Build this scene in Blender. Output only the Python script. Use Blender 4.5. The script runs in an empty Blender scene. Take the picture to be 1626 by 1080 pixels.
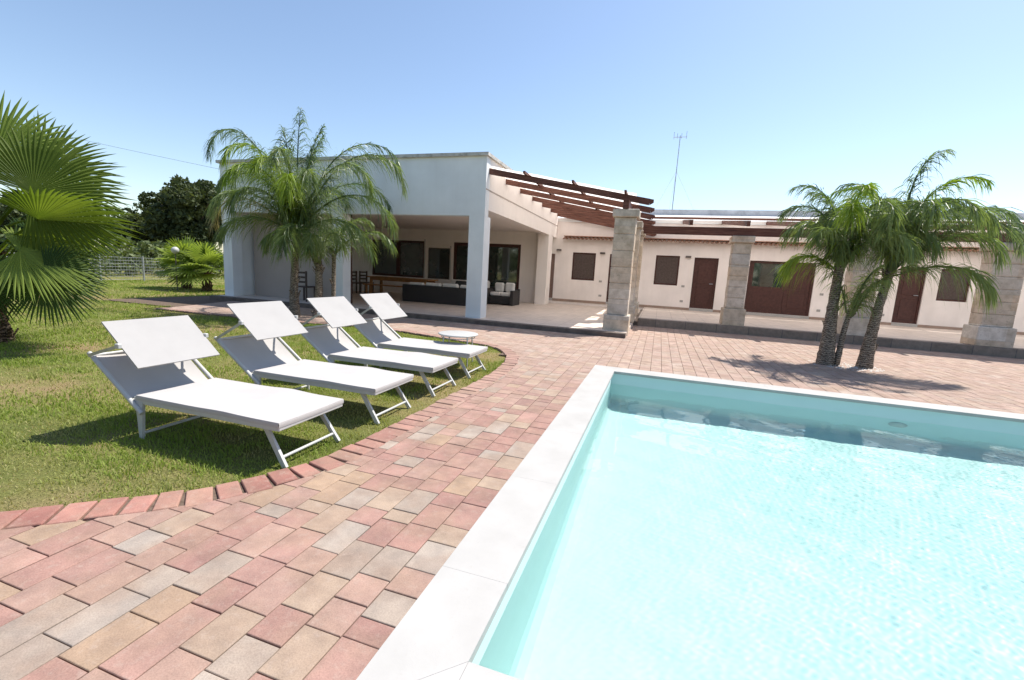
import bpy, math, random
import numpy as np
from mathutils import Vector, Matrix

random.seed(7)
RNG = np.random.default_rng(11)
scene = bpy.context.scene
col = scene.collection
R = math.radians

# ---------------------------------------------------------------- helpers
def tag(o, label=None, cat=None, group=None, kind=None):
    if label: o['label'] = label
    if cat: o['category'] = cat
    if group: o['group'] = group
    if kind: o['kind'] = kind
    return o

def thing(name, label, cat, loc=(0, 0, 0), rz=0.0, group=None):
    o = bpy.data.objects.new(name, None)
    o.empty_display_size = 0.2
    o.location = loc
    o.rotation_euler = (0, 0, rz)
    col.objects.link(o)
    return tag(o, label, cat, group)

class MB:
    """collects polygons that become ONE mesh object"""
    def __init__(self):
        self.v = []; self.f = []; self.sm = []
    def add(self, vs, fs, smooth=False):
        n = len(self.v)
        self.v += [tuple(p) for p in vs]
        self.f += [tuple(i + n for i in f) for f in fs]
        self.sm += [smooth] * len(fs)
        return self
    def box(self, x0, x1, y0, y1, z0, z1, bev=0.0):
        if bev <= 0:
            v = [(x0, y0, z0), (x1, y0, z0), (x1, y1, z0), (x0, y1, z0), (x0, y0, z1), (x1, y0, z1), (x1, y1, z1), (x0, y1, z1)]
            return self.add(v, [(0, 3, 2, 1), (4, 5, 6, 7), (0, 1, 5, 4), (1, 2, 6, 5), (2, 3, 7, 6), (3, 0, 4, 7)])
        b = bev
        rings = []
        for z, d in ((z0, b), (z0 + b, 0), (z1 - b, 0), (z1, b)):
            xa, xb, ya, yb = x0 + d, x1 - d, y0 + d, y1 - d
            rings.append([(xa + (b if d == 0 else 0), ya, z), (xb - (b if d == 0 else 0), ya, z), (xb, ya + (b if d == 0 else 0), z), (xb, yb - (b if d == 0 else 0), z),
                          (xb - (b if d == 0 else 0), yb, z), (xa + (b if d == 0 else 0), yb, z), (xa, yb - (b if d == 0 else 0), z), (xa, ya + (b if d == 0 else 0), z)])
        v = sum(rings, [])
        fs = [tuple(range(7, -1, -1)), tuple(range(24, 32))]
        for r in range(3):
            for k in range(8):
                a, c = r * 8 + k, r * 8 + (k + 1) % 8
                fs.append((a, c, c + 8, a + 8))
        return self.add(v, fs)
    def obox(self, p, q, w, h, up=(0, 0, 1)):
        """beam from p to q, width w (sideways) and height h (along up)"""
        p = Vector(p); q = Vector(q); d = (q - p).normalized()
        s = d.cross(Vector(up)).normalized(); u = s.cross(d).normalized()
        v = []
        for c in (p, q):
            for a, b in ((-1, -1), (1, -1), (1, 1), (-1, 1)):
                v.append(c + s * (a * w / 2) + u * (b * h / 2))
        return self.add(v, [(0, 1, 2, 3), (7, 6, 5, 4), (0, 4, 5, 1), (1, 5, 6, 2), (2, 6, 7, 3), (3, 7, 4, 0)])
    def tube(self, pts, rad, n=8, caps=True):
        pts = [Vector(p) for p in pts]
        if not hasattr(rad, '__len__'): rad = [rad] * len(pts)
        v = []; fs = []
        prev = None
        for i, p in enumerate(pts):
            d = (pts[min(i + 1, len(pts) - 1)] - pts[max(i - 1, 0)]).normalized()
            if prev is None:
                a = Vector((0, 0, 1)) if abs(d.z) < .9 else Vector((1, 0, 0))
                s = d.cross(a).normalized()
            else:
                s = (prev - d * prev.dot(d)).normalized()
            prev = s
            t = d.cross(s)
            for k in range(n):
                g = 2 * math.pi * k / n
                v.append(p + (s * math.cos(g) + t * math.sin(g)) * rad[i])
        for i in range(len(pts) - 1):
            for k in range(n):
                a, b = i * n + k, i * n + (k + 1) % n
                fs.append((a, b, b + n, a + n))
        self.add(v, fs, True)
        if caps:
            m = len(pts) - 1
            self.add(v[:n], [tuple(range(n - 1, -1, -1))])
            self.add(v[m * n:], [tuple(range(n))])
        return self
    def lathe(self, prof, c=(0, 0, 0), n=20, smooth=True):
        v = []; fs = []
        for r, z in prof:
            for k in range(n):
                g = 2 * math.pi * k / n
                v.append((c[0] + r * math.cos(g), c[1] + r * math.sin(g), c[2] + z))
        for i in range(len(prof) - 1):
            for k in range(n):
                a, b = i * n + k, i * n + (k + 1) % n
                fs.append((a, b, b + n, a + n))
        return self.add(v, fs, smooth)
    def grid(self, P, smooth=True, flip=False):
        """P: list of rows of points"""
        nr, nc = len(P), len(P[0])
        v = [p for r in P for p in r]
        fs = []
        for i in range(nr - 1):
            for j in range(nc - 1):
                a = i * nc + j
                q = (a, a + 1, a + nc + 1, a + nc)
                fs.append(q[::-1] if flip else q)
        return self.add(v, fs, smooth)
    def build(self, name, mat, parent=None, label=None, cat=None, group=None, kind=None, loc=None):
        me = bpy.data.meshes.new(name)
        me.from_pydata(self.v, [], self.f)
        me.polygons.foreach_set('use_smooth', self.sm)
        me.materials.append(mat)
        me.update()
        o = bpy.data.objects.new(name, me)
        col.objects.link(o)
        if parent is not None: o.parent = parent
        if loc is not None: o.location = loc
        return tag(o, label, cat, group, kind)

def np_mesh(name, V, F, mat, parent=None, colors=None, smooth=False):
    """V (n,3), F (m,k) with constant k"""
    me = bpy.data.meshes.new(name)
    V = np.asarray(V, np.float32); F = np.asarray(F, np.int32)
    m, k = F.shape
    me.vertices.add(len(V)); me.vertices.foreach_set('co', V.ravel())
    me.loops.add(m * k); me.loops.foreach_set('vertex_index', F.ravel())
    me.polygons.add(m)
    me.polygons.foreach_set('loop_start', np.arange(m, dtype=np.int32) * k)
    me.polygons.foreach_set('loop_total', np.full(m, k, np.int32))
    me.polygons.foreach_set('use_smooth', np.full(m, smooth))
    if colors is not None:
        at = me.color_attributes.new('col', 'FLOAT_COLOR', 'POINT')
        C = np.ones((len(V), 4), np.float32); C[:, :3] = colors
        at.data.foreach_set('color', C.ravel())
    me.materials.append(mat)
    me.update(calc_edges=True); me.validate()
    o = bpy.data.objects.new(name, me); col.objects.link(o)
    if parent is not None: o.parent = parent
    return o

# ---------------------------------------------------------------- materials
def nodes(name):
    m = bpy.data.materials.new(name); m.use_nodes = True
    nt = m.node_tree; nt.nodes.clear()
    out = nt.nodes.new('ShaderNodeOutputMaterial')
    return m, nt, out

def principled(nt, out, color=(.5, .5, .5), rough=.6, spec=.3, metal=0):
    b = nt.nodes.new('ShaderNodeBsdfPrincipled')
    b.inputs['Base Color'].default_value = (*color, 1)
    b.inputs['Roughness'].default_value = rough
    b.inputs['Specular IOR Level'].default_value = spec
    b.inputs['Metallic'].default_value = metal
    nt.links.new(b.outputs[0], out.inputs[0])
    return b

def noise(nt, scale, detail=4, rough=.55, vec=None):
    n = nt.nodes.new('ShaderNodeTexNoise')
    n.inputs['Scale'].default_value = scale; n.inputs['Detail'].default_value = detail; n.inputs['Roughness'].default_value = rough
    if vec is None:
        tc = nt.nodes.new('ShaderNodeTexCoord'); vec = tc.outputs['Object']
    nt.links.new(vec, n.inputs['Vector'])
    return n

def ramp(nt, fac, stops):
    r = nt.nodes.new('ShaderNodeValToRGB')
    e = r.color_ramp.elements
    while len(e) < len(stops): e.new(.5)
    for el, (p, c) in zip(e, stops):
        el.position = p; el.color = (*c, 1) if len(c) == 3 else c
    nt.links.new(fac, r.inputs[0])
    return r

def mixc(nt, fac, a, b, mode='MIX'):
    m = nt.nodes.new('ShaderNodeMix'); m.data_type = 'RGBA'; m.blend_type = mode
    for s, val in ((0, fac), (6, a), (7, b)):
        if hasattr(val, 'is_linked'): nt.links.new(val, m.inputs[s])
        else: m.inputs[s].default_value = val if s == 0 else (*val, 1)
    return m.outputs[2]

def bump(nt, b, h, strength=.3, dist=.01):
    bp = nt.nodes.new('ShaderNodeBump')
    bp.inputs['Strength'].default_value = strength; bp.inputs['Distance'].default_value = dist
    nt.links.new(h, bp.inputs['Height']); nt.links.new(bp.outputs[0], b.inputs['Normal'])

def mat_plain(name, color, rough=.6, spec=.3, var=.12, scale=6, bscale=60, bstr=.15, bdist=.004, metal=0, stain=None, streak=0):
    m, nt, out = nodes(name)
    b = principled(nt, out, color, rough, spec, metal)
    n = noise(nt, scale, 6)
    lo = tuple(c * (1 - var) for c in color); hi = tuple(min(1, c * (1 + var * .6)) for c in color)
    r = ramp(nt, n.outputs['Fac'], [(.3, lo), (.7, hi)])
    c = r.outputs[0]
    if stain:
        n3 = noise(nt, stain[1], 8, .65)
        r3 = ramp(nt, n3.outputs['Fac'], [(stain[2], (0, 0, 0)), (stain[2] + .18, (1, 1, 1))])
        c = mixc(nt, r3.outputs[0], c, stain[0])
    if streak:
        tc = nt.nodes.new('ShaderNodeTexCoord'); mp = nt.nodes.new('ShaderNodeMapping'); mp.inputs['Scale'].default_value = (2.6, 2.6, .22)
        nt.links.new(tc.outputs['Object'], mp.inputs[0])
        n5 = noise(nt, 1.7, 7, .62, mp.outputs[0])
        r5 = ramp(nt, n5.outputs['Fac'], [(.36, (1 - streak, 1 - streak * 1.05, 1 - streak * 1.15)), (.56, (1, 1, 1))])
        c = mixc(nt, 1, c, r5.outputs[0], 'MULTIPLY')
    nt.links.new(c, b.inputs['Base Color'])
    n2 = noise(nt, bscale, 4)
    bump(nt, b, n2.outputs['Fac'], bstr, bdist)
    return m

def mat_leaf(name, c1, c2, trans=.35, rough=.45, spec=.35, attr=False, scale=3.0):
    m, nt, out = nodes(name)
    b = nt.nodes.new('ShaderNodeBsdfPrincipled')
    b.inputs['Roughness'].default_value = rough; b.inputs['Specular IOR Level'].default_value = spec
    t = nt.nodes.new('ShaderNodeBsdfTranslucent')
    mx = nt.nodes.new('ShaderNodeMixShader'); mx.inputs[0].default_value = trans
    if attr:
        a = nt.nodes.new('ShaderNodeVertexColor'); a.layer_name = 'col'; c = a.outputs[0]
    else:
        n = noise(nt, scale, 3)
        r = ramp(nt, n.outputs['Fac'], [(.35, c1), (.65, c2)]); c = r.outputs[0]
    nt.links.new(c, b.inputs['Base Color'])
    tc = mixc(nt, 1.0, c, (1.25, 1.25, .55), 'MULTIPLY')
    nt.links.new(tc, t.inputs[0])
    nt.links.new(b.outputs[0], mx.inputs[1]); nt.links.new(t.outputs[0], mx.inputs[2]); nt.links.new(mx.outputs[0], out.inputs[0])
    return m

M = {}
M['white_wall'] = mat_plain('white_wall', (.82, .845, .86), .8, .15, .09, 1.0, 45, .12, .003, streak=0.028)
M['cream_wall'] = mat_plain('cream_wall', (.86, .80, .755), .85, .12, .05, 1.0, 45, .12, .003, streak=0.03)
M['wing_wall'] = mat_plain('wing_wall', (.84, .775, .735), .85, .12, .11, .9, 40, .12, .003, streak=0.035)
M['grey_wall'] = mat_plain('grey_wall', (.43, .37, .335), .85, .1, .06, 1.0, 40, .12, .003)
M['ceiling'] = mat_plain('ceiling', (.85, .79, .74), .85, .1, .03, 1.0, 40, .05, .003)
M['cornice'] = mat_plain('cornice', (.55, .53, .49), .8, .15, .2, 4, 40, .2, .004, stain=((.3, .28, .25), 6, .5))
M['roof'] = mat_plain('roof', (.8, .78, .75), .8, .15, .06, 2, 40, .2, .004)
M['parapet'] = mat_plain('parapet', (.62, .61, .62), .85, .1, .12, 1.5, 40, .2, .004, stain=((.42, .41, .42), 2.2, .52))
M['skirting'] = mat_plain('skirting', (.33, .24, .19), .6, .3, .15, 5, 60, .1)
M['brown_wood'] = mat_plain('brown_wood', (.075, .030, .024), .5, .35, .3, 12, 90, .1)
M['shutter'] = mat_plain('shutter', (.125, .098, .09), .55, .3, .25, 15, 60, .1)
M['terracotta'] = mat_plain('terracotta', (.36, .2, .14), .8, .15, .35, 9, 60, .2)
M['lamp_metal'] = mat_plain('lamp_metal', (.12, .10, .09), .5, .4, .1)
M['plastic'] = mat_plain('plastic', (.35, .33, .31), .5, .4, .1)
M['white_metal'] = mat_plain('white_metal', (.48, .475, .46), .4, .5, .05, 20, 200, .05, .001)
M['steel'] = mat_plain('steel', (.42, .43, .45), .4, .5, .15, 8, 80, .1, .002, metal=.6)
M['curtain'] = mat_plain('curtain', (.2, .22, .22), .9, .1, .2, 4)
M['wicker'] = mat_plain('wicker', (.048, .045, .045), .75, .25, .25, 40, 160, .5, .006)
M['cushion'] = mat_plain('cushion', (.74, .72, .69), .95, .05, .08, 6, 120, .2, .004)
M['dark_cushion'] = mat_plain('dark_cushion', (.05, .055, .055), .95, .05, .15, 6, 120, .2, .004)
M['amber_wood'] = mat_plain('amber_wood', (.38, .19, .07), .45, .35, .3, 7, 90, .15)
M['dark_chair'] = mat_plain('dark_chair', (.07, .05, .045), .5, .3, .25, 10)
M['canvas'] = None
M['soil'] = mat_plain('soil', (.17, .10, .065), .95, .05, .4, 25, 90, .5, .02)
M['sand'] = mat_plain('sand', (.15, .11, .085), .95, .05, .4, 40, 120, .4, .01)
M['cobble'] = mat_plain('cobble', (.55, .5, .46), .9, .1, .35, 30, 60, .5, .02)

def mat_canvas():
    m, nt, out = nodes('canvas')
    d = nt.nodes.new('ShaderNodeBsdfDiffuse'); d.inputs[0].default_value = (.86, .80, .73, 1)
    t = nt.nodes.new('ShaderNodeBsdfTranslucent'); t.inputs[0].default_value = (.95, .885, .82, 1)
    mx = nt.nodes.new('ShaderNodeMixShader'); mx.inputs[0].default_value = .80
    nt.links.new(d.outputs[0], mx.inputs[1]); nt.links.new(t.outputs[0], mx.inputs[2]); nt.links.new(mx.outputs[0], out.inputs[0])
    return m
M['canvas'] = mat_canvas()

def mat_sling(name, color, trans):
    """woven sling fabric: fine weave bump"""
    m, nt, out = nodes(name)
    b = nt.nodes.new('ShaderNodeBsdfPrincipled')
    b.inputs['Base Color'].default_value = (*color, 1); b.inputs['Roughness'].default_value = .75; b.inputs['Specular IOR Level'].default_value = .2
    w = nt.nodes.new('ShaderNodeTexWave'); w.inputs['Scale'].default_value = 150
    tc = nt.nodes.new('ShaderNodeTexCoord'); nt.links.new(tc.outputs['Object'], w.inputs['Vector'])
    n = noise(nt, 5, 4)
    r = ramp(nt, n.outputs['Fac'], [(.3, tuple(c * .93 for c in color)), (.7, color)])
    nt.links.new(r.outputs[0], b.inputs['Base Color'])
    bump(nt, b, w.outputs['Fac'], .2, .001)
    t = nt.nodes.new('ShaderNodeBsdfTranslucent'); t.inputs[0].default_value = (*color, 1)
    mx = nt.nodes.new('ShaderNodeMixShader'); mx.inputs[0].default_value = trans
    nt.links.new(b.outputs[0], mx.inputs[1]); nt.links.new(t.outputs[0], mx.inputs[2]); nt.links.new(mx.outputs[0], out.inputs[0])
    return m
M['sling'] = mat_sling('sling', (.475, .45, .435), .015)
M['shade_cloth'] = mat_sling('shade_cloth', (.375, .36, .35), .015)

def mat_glass(name, tint=(.035, .05, .044)):
    m, nt, out = nodes(name)
    b = principled(nt, out, tint, .04, .5)
    b.inputs['IOR'].default_value = 2.1
    n = noise(nt, 1.3, 3)
    r = ramp(nt, n.outputs['Fac'], [(.35, tuple(c * .6 for c in tint)), (.7, tuple(c * 1.5 for c in tint))])
    nt.links.new(r.outputs[0], b.inputs['Base Color'])
    n2 = noise(nt, 1.1, 2)
    bump(nt, b, n2.outputs['Fac'], .06, .02)
    return m
M['glass'] = mat_glass('glass')

def mat_wood_beam():
    m, nt, out = nodes('beam_wood')
    b = principled(nt, out, (.1, .04, .03), .6, .25)
    tc = nt.nodes.new('ShaderNodeTexCoord')
    mp = nt.nodes.new('ShaderNodeMapping'); mp.inputs['Scale'].default_value = (1.2, 14, 14)
    nt.links.new(tc.outputs['Object'], mp.inputs[0])
    n = noise(nt, 2.2, 6, .6, mp.outputs[0])
    r = ramp(nt, n.outputs['Fac'], [(.3, (.07, .028, .02)), (.55, (.15, .062, .043)), (.75, (.23, .11, .08))])
    nt.links.new(r.outputs[0], b.inputs['Base Color'])
    bump(nt, b, n.outputs['Fac'], .3, .004)
    return m
M['beam_wood'] = mat_wood_beam()

def mat_stone():
    """tufa blocks: horizontal courses, pitted, patches of grey and honey"""
    m, nt, out = nodes('tufa_stone')
    b = principled(nt, out, (.4, .3, .2), .9, .1)
    tc = nt.nodes.new('ShaderNodeTexCoord')
    geo = nt.nodes.new('ShaderNodeNewGeometry')
    sep = nt.nodes.new('ShaderNodeSeparateXYZ'); nt.links.new(geo.outputs['Position'], sep.inputs[0])
    # a colour per course
    dv = nt.nodes.new('ShaderNodeMath'); dv.operation = 'DIVIDE'; dv.inputs[1].default_value = .36
    nt.links.new(sep.outputs['Z'], dv.inputs[0])
    fl = nt.nodes.new('ShaderNodeMath'); fl.operation = 'FLOOR'; nt.links.new(dv.outputs[0], fl.inputs[0])
    rx = nt.nodes.new('ShaderNodeMath'); rx.operation = 'MULTIPLY_ADD'; rx.inputs[1].default_value = .9; nt.links.new(sep.outputs['X'], rx.inputs[0]); nt.links.new(fl.outputs[0], rx.inputs[2])
    fl2 = nt.nodes.new('ShaderNodeMath'); fl2.operation = 'FLOOR'; nt.links.new(rx.outputs[0], fl2.inputs[0])
    cmb = nt.nodes.new('ShaderNodeCombineXYZ'); nt.links.new(fl.outputs[0], cmb.inputs[0]); nt.links.new(fl2.outputs[0], cmb.inputs[1])
    wn = nt.nodes.new('ShaderNodeTexWhiteNoise'); wn.noise_dimensions = '3D'; nt.links.new(cmb.outputs[0], wn.inputs['Vector'])
    rc = ramp(nt, wn.outputs['Value'], [(0, (.62, .54, .45)), (.35, (.68, .56, .43)), (.6, (.62, .56, .49)), (.85, (.70, .54, .39)), (1, (.74, .68, .61))])
    n = noise(nt, 5, 7, .65)
    rn = ramp(nt, n.outputs['Fac'], [(.35, (.7, .68, .64)), (.6, (1, 1, 1))])
    c = mixc(nt, 1, rc.outputs[0], rn.outputs[0], 'MULTIPLY')
    n4 = noise(nt, 16, 6, .7)
    rp = ramp(nt, n4.outputs['Fac'], [(.6, (0, 0, 0)), (.75, (1, 1, 1))])
    c = mixc(nt, rp.outputs[0], c, (.24, .20, .16))
    fr = nt.nodes.new('ShaderNodeMath'); fr.operation = 'FRACT'; nt.links.new(dv.outputs[0], fr.inputs[0])
    jt = ramp(nt, fr.outputs[0], [(0, (.45, .45, .45)), (.03, (0, 0, 0))])
    c = mixc(nt, jt.outputs[0], c, (.22, .18, .14))
    nt.links.new(c, b.inputs['Base Color'])
    v = nt.nodes.new('ShaderNodeTexVoronoi'); v.inputs['Scale'].default_value = 38
    nt.links.new(tc.outputs['Object'], v.inputs['Vector'])
    mx = mixc(nt, .5, n4.outputs['Fac'], v.outputs['Distance'])
    bump(nt, b, mx, .7, .012)
    return m
M['stone'] = mat_stone()

def mat_coping():
    m, nt, out = nodes('white_coping')
    b = principled(nt, out, (.80, .77, .73), .7, .25)
    n = noise(nt, 3, 6)
    r = ramp(nt, n.outputs['Fac'], [(.3, (.385, .37, .35)), (.7, (.445, .43, .41))])
    n2 = noise(nt, 45, 5, .7)
    r2 = ramp(nt, n2.outputs['Fac'], [(.62, (0, 0, 0)), (.8, (.5, .5, .5))])
    c = mixc(nt, r2.outputs[0], r.outputs[0], (.33, .30, .265))
    nt.links.new(c, b.inputs['Base Color'])
    bump(nt, b, n2.outputs['Fac'], .2, .003)
    return m
M['coping'] = mat_coping()

def mat_liner():
    m, nt, out = nodes('pool_liner')
    b = principled(nt, out, (.6, .82, .83), .6, .2)
    n = noise(nt, 1.2, 4)
    r = ramp(nt, n.outputs['Fac'], [(.3, (.57, .705, .695)), (.7, (.615, .735, .725))])
    nt.links.new(r.outputs[0], b.inputs['Base Color'])
    return m
M['liner'] = mat_liner()

def mat_water():
    m, nt, out = nodes('water')
    g = nt.nodes.new('ShaderNodeBsdfGlass')
    g.inputs['IOR'].default_value = 1.22; g.inputs['Roughness'].default_value = 0.0
    g.inputs['Color'].default_value = (.86, .99, .975, 1)
    nt.links.new(g.outputs[0], out.inputs[0])
    return m
M['water'] = mat_water()

def mat_paver():
    m, nt, out = nodes('brick_pavers')
    b = principled(nt, out, (.4, .25, .2), .88, .12)
    a = nt.nodes.new('ShaderNodeVertexColor'); a.layer_name = 'col'
    n = noise(nt, 7, 6, .65)
    r = ramp(nt, n.outputs['Fac'], [(.3, (.80, .78, .78)), (.68, (1.14, 1.10, 1.06))])
    nb = noise(nt, 4.2, 3, .5)   # blended body colour running through neighbouring blocks
    rb = ramp(nt, nb.outputs['Fac'], [(.42, (0, 0, 0)), (.62, (.5, .5, .5))])
    c = mixc(nt, rb.outputs[0], a.outputs[0], (.29, .205, .155))
    c = mixc(nt, 1, c, r.outputs[0], 'MULTIPLY')
    n2 = noise(nt, 24, 5, .7)   # worn pale cement bloom
    r2 = ramp(nt, n2.outputs['Fac'], [(.52, (0, 0, 0)), (.78, (.55, .55, .55))])
    c = mixc(nt, r2.outputs[0], c, (.40, .315, .265))
    n3 = noise(nt, 170, 3, .6)
    r3 = ramp(nt, n3.outputs['Fac'], [(.3, (.82, .82, .82)), (.6, (1.05, 1.05, 1.05))])
    c = mixc(nt, 1, c, r3.outputs[0], 'MULTIPLY')
    nt.links.new(c, b.inputs['Base Color'])
    mx = mixc(nt, .5, n2.outputs['Fac'], n3.outputs['Fac'])
    bump(nt, b, mx, .35, .004)
    return m
M['paver'] = mat_paver()

def mat_tiles():
    m, nt, out = nodes('terrace_tiles')
    b = principled(nt, out, (.5, .43, .37), .55, .3)
    tc = nt.nodes.new('ShaderNodeTexCoord')
    br = nt.nodes.new('ShaderNodeTexBrick')
    br.offset = 0; br.inputs['Scale'].default_value = 1
    br.inputs['Brick Width'].default_value = .45; br.inputs['Row Height'].default_value = .45; br.inputs['Mortar Size'].default_value = .006
    br.inputs['Color1'].default_value = (.60, .51, .44, 1); br.inputs['Color2'].default_value = (.66, .56, .485, 1); br.inputs['Mortar'].default_value = (.42, .36, .31, 1)
    nt.links.new(tc.outputs['Object'], br.inputs['Vector'])
    n = noise(nt, 4, 6)
    r = ramp(nt, n.outputs['Fac'], [(.3, (.86, .86, .86)), (.7, (1.05, 1.05, 1.05))])
    c = mixc(nt, 1, br.outputs[0], r.outputs[0], 'MULTIPLY')
    nt.links.new(c, b.inputs['Base Color'])
    return m
M['tiles'] = mat_tiles()

def mat_kerb():
    m, nt, out = nodes('kerb_stone')
    b = principled(nt, out, (.3, .27, .25), .85, .15)
    tc = nt.nodes.new('ShaderNodeTexCoord')
    br = nt.nodes.new('ShaderNodeTexBrick'); br.offset = 0
    br.inputs['Scale'].default_value = 1; br.inputs['Brick Width'].default_value = .8; br.inputs['Row Height'].default_value = 5; br.inputs['Mortar Size'].default_value = .008
    br.inputs['Color1'].default_value = (.25, .205, .172, 1); br.inputs['Color2'].default_value = (.30, .25, .21, 1); br.inputs['Mortar'].default_value = (.16, .14, .13, 1)
    nt.links.new(tc.outputs['Object'], br.inputs['Vector'])
    n = noise(nt, 9, 7, .65)
    r = ramp(nt, n.outputs['Fac'], [(.3, (.75, .75, .75)), (.7, (1.1, 1.1, 1.1))])
    nt.links.new(mixc(nt, 1, br.outputs[0], r.outputs[0], 'MULTIPLY'), b.inputs['Base Color'])
    bump(nt, b, n.outputs['Fac'], .3, .006)
    return m
M['kerb'] = mat_kerb()
M['dark_kerb'] = mat_plain('dark_kerb', (.16, .13, .112), .85, .15, .3, 6, 60, .3, .005)

def mat_lawn():
    m, nt, out = nodes('lawn')
    b = principled(nt, out, (.1, .12, .03), .95, .05)
    n = noise(nt, .55, 8, .65)
    r = ramp(nt, n.outputs['Fac'], [(.32, (.13, .16, .042)), (.48, (.20, .205, .066)), (.58, (.29, .235, .11)), (.70, (.33, .215, .135))])
    n2 = noise(nt, 60, 6, .7)
    r2 = ramp(nt, n2.outputs['Fac'], [(.3, (.5, .5, .5)), (.65, (1.15, 1.15, 1.15))])
    c = mixc(nt, 1, r.outputs[0], r2.outputs[0], 'MULTIPLY')
    nt.links.new(c, b.inputs['Base Color'])
    bump(nt, b, n2.outputs['Fac'], .8, .03)
    return m
M['lawn'] = mat_lawn()
M['grass'] = mat_leaf('grass', None, None, .35, .6, .15, attr=True)
M['frond'] = mat_leaf('frond', (.125, .185, .075), (.215, .275, .125), .5, .4, .4, scale=1.6)
M['frond_dark'] = mat_leaf('frond_dark', (.105, .165, .095), (.19, .25, .145), .48, .38, .4, scale=1.6)
M['frond_young'] = mat_leaf('frond_young', (.19, .29, .035), (.28, .36, .06), .45, .4, .35, scale=1.6)
M['frond_dry'] = mat_leaf('frond_dry', (.25, .22, .12), (.36, .31, .19), .35, .6, .2, scale=3)
M['fan_leaf'] = mat_leaf('fan_leaf', (.085, .13, .022), (.14, .19, .036), .5, .55, .15, scale=2)
M['fan_leaf_light'] = mat_leaf('fan_leaf_light', (.20, .27, .055), (.27, .34, .085), .5, .5, .2, scale=2)
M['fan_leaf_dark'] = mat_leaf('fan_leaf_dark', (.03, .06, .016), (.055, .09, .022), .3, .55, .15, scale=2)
M['oak_leaf'] = mat_leaf('oak_leaf', (.024, .042, .014), (.060, .082, .028), .25, .6, .2, attr=True)
M['bark'] = mat_plain('bark', (.13, .105, .085), .95, .05, .45, 10, 40, .8, .03)

def mat_trunk(name, c1, c2, ring=9.):
    m, nt, out = nodes(name)
    b = principled(nt, out, c1, .95, .06)
    tc = nt.nodes.new('ShaderNodeTexCoord')
    w = nt.nodes.new('ShaderNodeTexWave'); w.bands_direction = 'Z'; w.inputs['Scale'].default_value = ring; w.inputs['Distortion'].default_value = 9; w.inputs['Detail'].default_value = 6; w.inputs['Detail Scale'].default_value = 2.5
    nt.links.new(tc.outputs['Object'], w.inputs['Vector'])
    n = noise(nt, 14, 7, .7)
    mx = mixc(nt, .55, w.outputs['Fac'], n.outputs['Fac'])
    r = ramp(nt, mx, [(.3, tuple(c * .45 for c in c1)), (.5, c1), (.72, c2)])
    nt.links.new(r.outputs[0], b.inputs['Base Color'])
    bump(nt, b, mx, .8, .03)
    return m
M['palm_trunk'] = mat_trunk('palm_trunk', (.23, .185, .145), (.40, .34, .28))
M['fan_trunk'] = mat_trunk('fan_trunk', (.10, .065, .045), (.24, .17, .12), 6)

# ---------------------------------------------------------------- setting: ground, lawn outline
LAWN = [(-9.0, -3.0), (-6.0, -.9), (-4.3, .35), (-3.45, .93), (-3.07, 1.21), (-2.78, 1.45), (-2.57, 1.63), (-2.37, 1.85), (-2.20, 2.14), (-2.10, 2.46), (-2.055, 3.0),
        (-2.03, 3.9), (-2.01, 5.2), (-2.05, 5.9), (-2.14, 6.4), (-2.27, 6.8), (-2.55, 7.25), (-2.95, 7.52), (-3.5, 7.66), (-4.4, 7.9), (-5.4, 8.08), (-6.4, 8.05), (-7.4, 7.78),
        (-8.5, 7.62), (-10.0, 7.58), (-11.6, 7.55), (-14.3, 7.3), (-14.3, 16), (-14.3, 24)]
def catmull(P, n=6):
    out = []
    for i in range(len(P) - 1):
        p0 = P[max(i - 1, 0)]; p1 = P[i]; p2 = P[i + 1]; p3 = P[min(i + 2, len(P) - 1)]
        for k in range(n):
            t = k / n
            out.append(tuple(.5 * (2 * p1[j] + (p2[j] - p0[j]) * t + (2 * p0[j] - 5 * p1[j] + 4 * p2[j] - p3[j]) * t * t + (3 * p1[j] - p0[j] - 3 * p2[j] + p3[j]) * t ** 3) for j in (0, 1)))
    out.append(P[-1])
    return out
CURVE = catmull(LAWN[:26], 8) + [(-14.3, 16), (-14.3, 24)]      # lawn lies on the left of travel
CA = np.array(CURVE)
POLY = CURVE + [(-80, 24), (-80, -3)]
PX = np.array(POLY)
def inside_lawn(x, y):
    x = np.asarray(x, float); y = np.asarray(y, float)
    c = np.zeros(x.shape, bool)
    n = len(PX)
    for i in range(n):
        x1, y1 = PX[i]; x2, y2 = PX[(i + 1) % n]
        cond = ((y1 > y) != (y2 > y))
        with np.errstate(divide='ignore', invalid='ignore'):
            xi = (x2 - x1) * (y - y1) / (y2 - y1 + 1e-12) + x1
        c ^= cond & (x < xi)
    return c
def dist_curve(x, y):
    """distance to the lawn edge, nearest point and outward (paving side) normal"""
    p = np.array([x, y]); a = CA[:-1]; b = CA[1:]; d = b - a
    t = np.clip(((p - a) * d).sum(1) / (d * d).sum(1), 0, 1)
    q = a + d * t[:, None]
    r = np.hypot(*(p - q).T); i = int(r.argmin())
    n = np.array([d[i][1], -d[i][0]]); n /= np.hypot(*n)
    return r[i], q[i], n

PIX0, PIX1, PIY0, PIY1 = -.50, 7.8, 1.27, 6.49        # pool opening
COP = .315
EX0, EX1, EY0, EY1 = PIX0 - COP, PIX1 + COP, PIY0 - COP, PIY1 + COP

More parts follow.
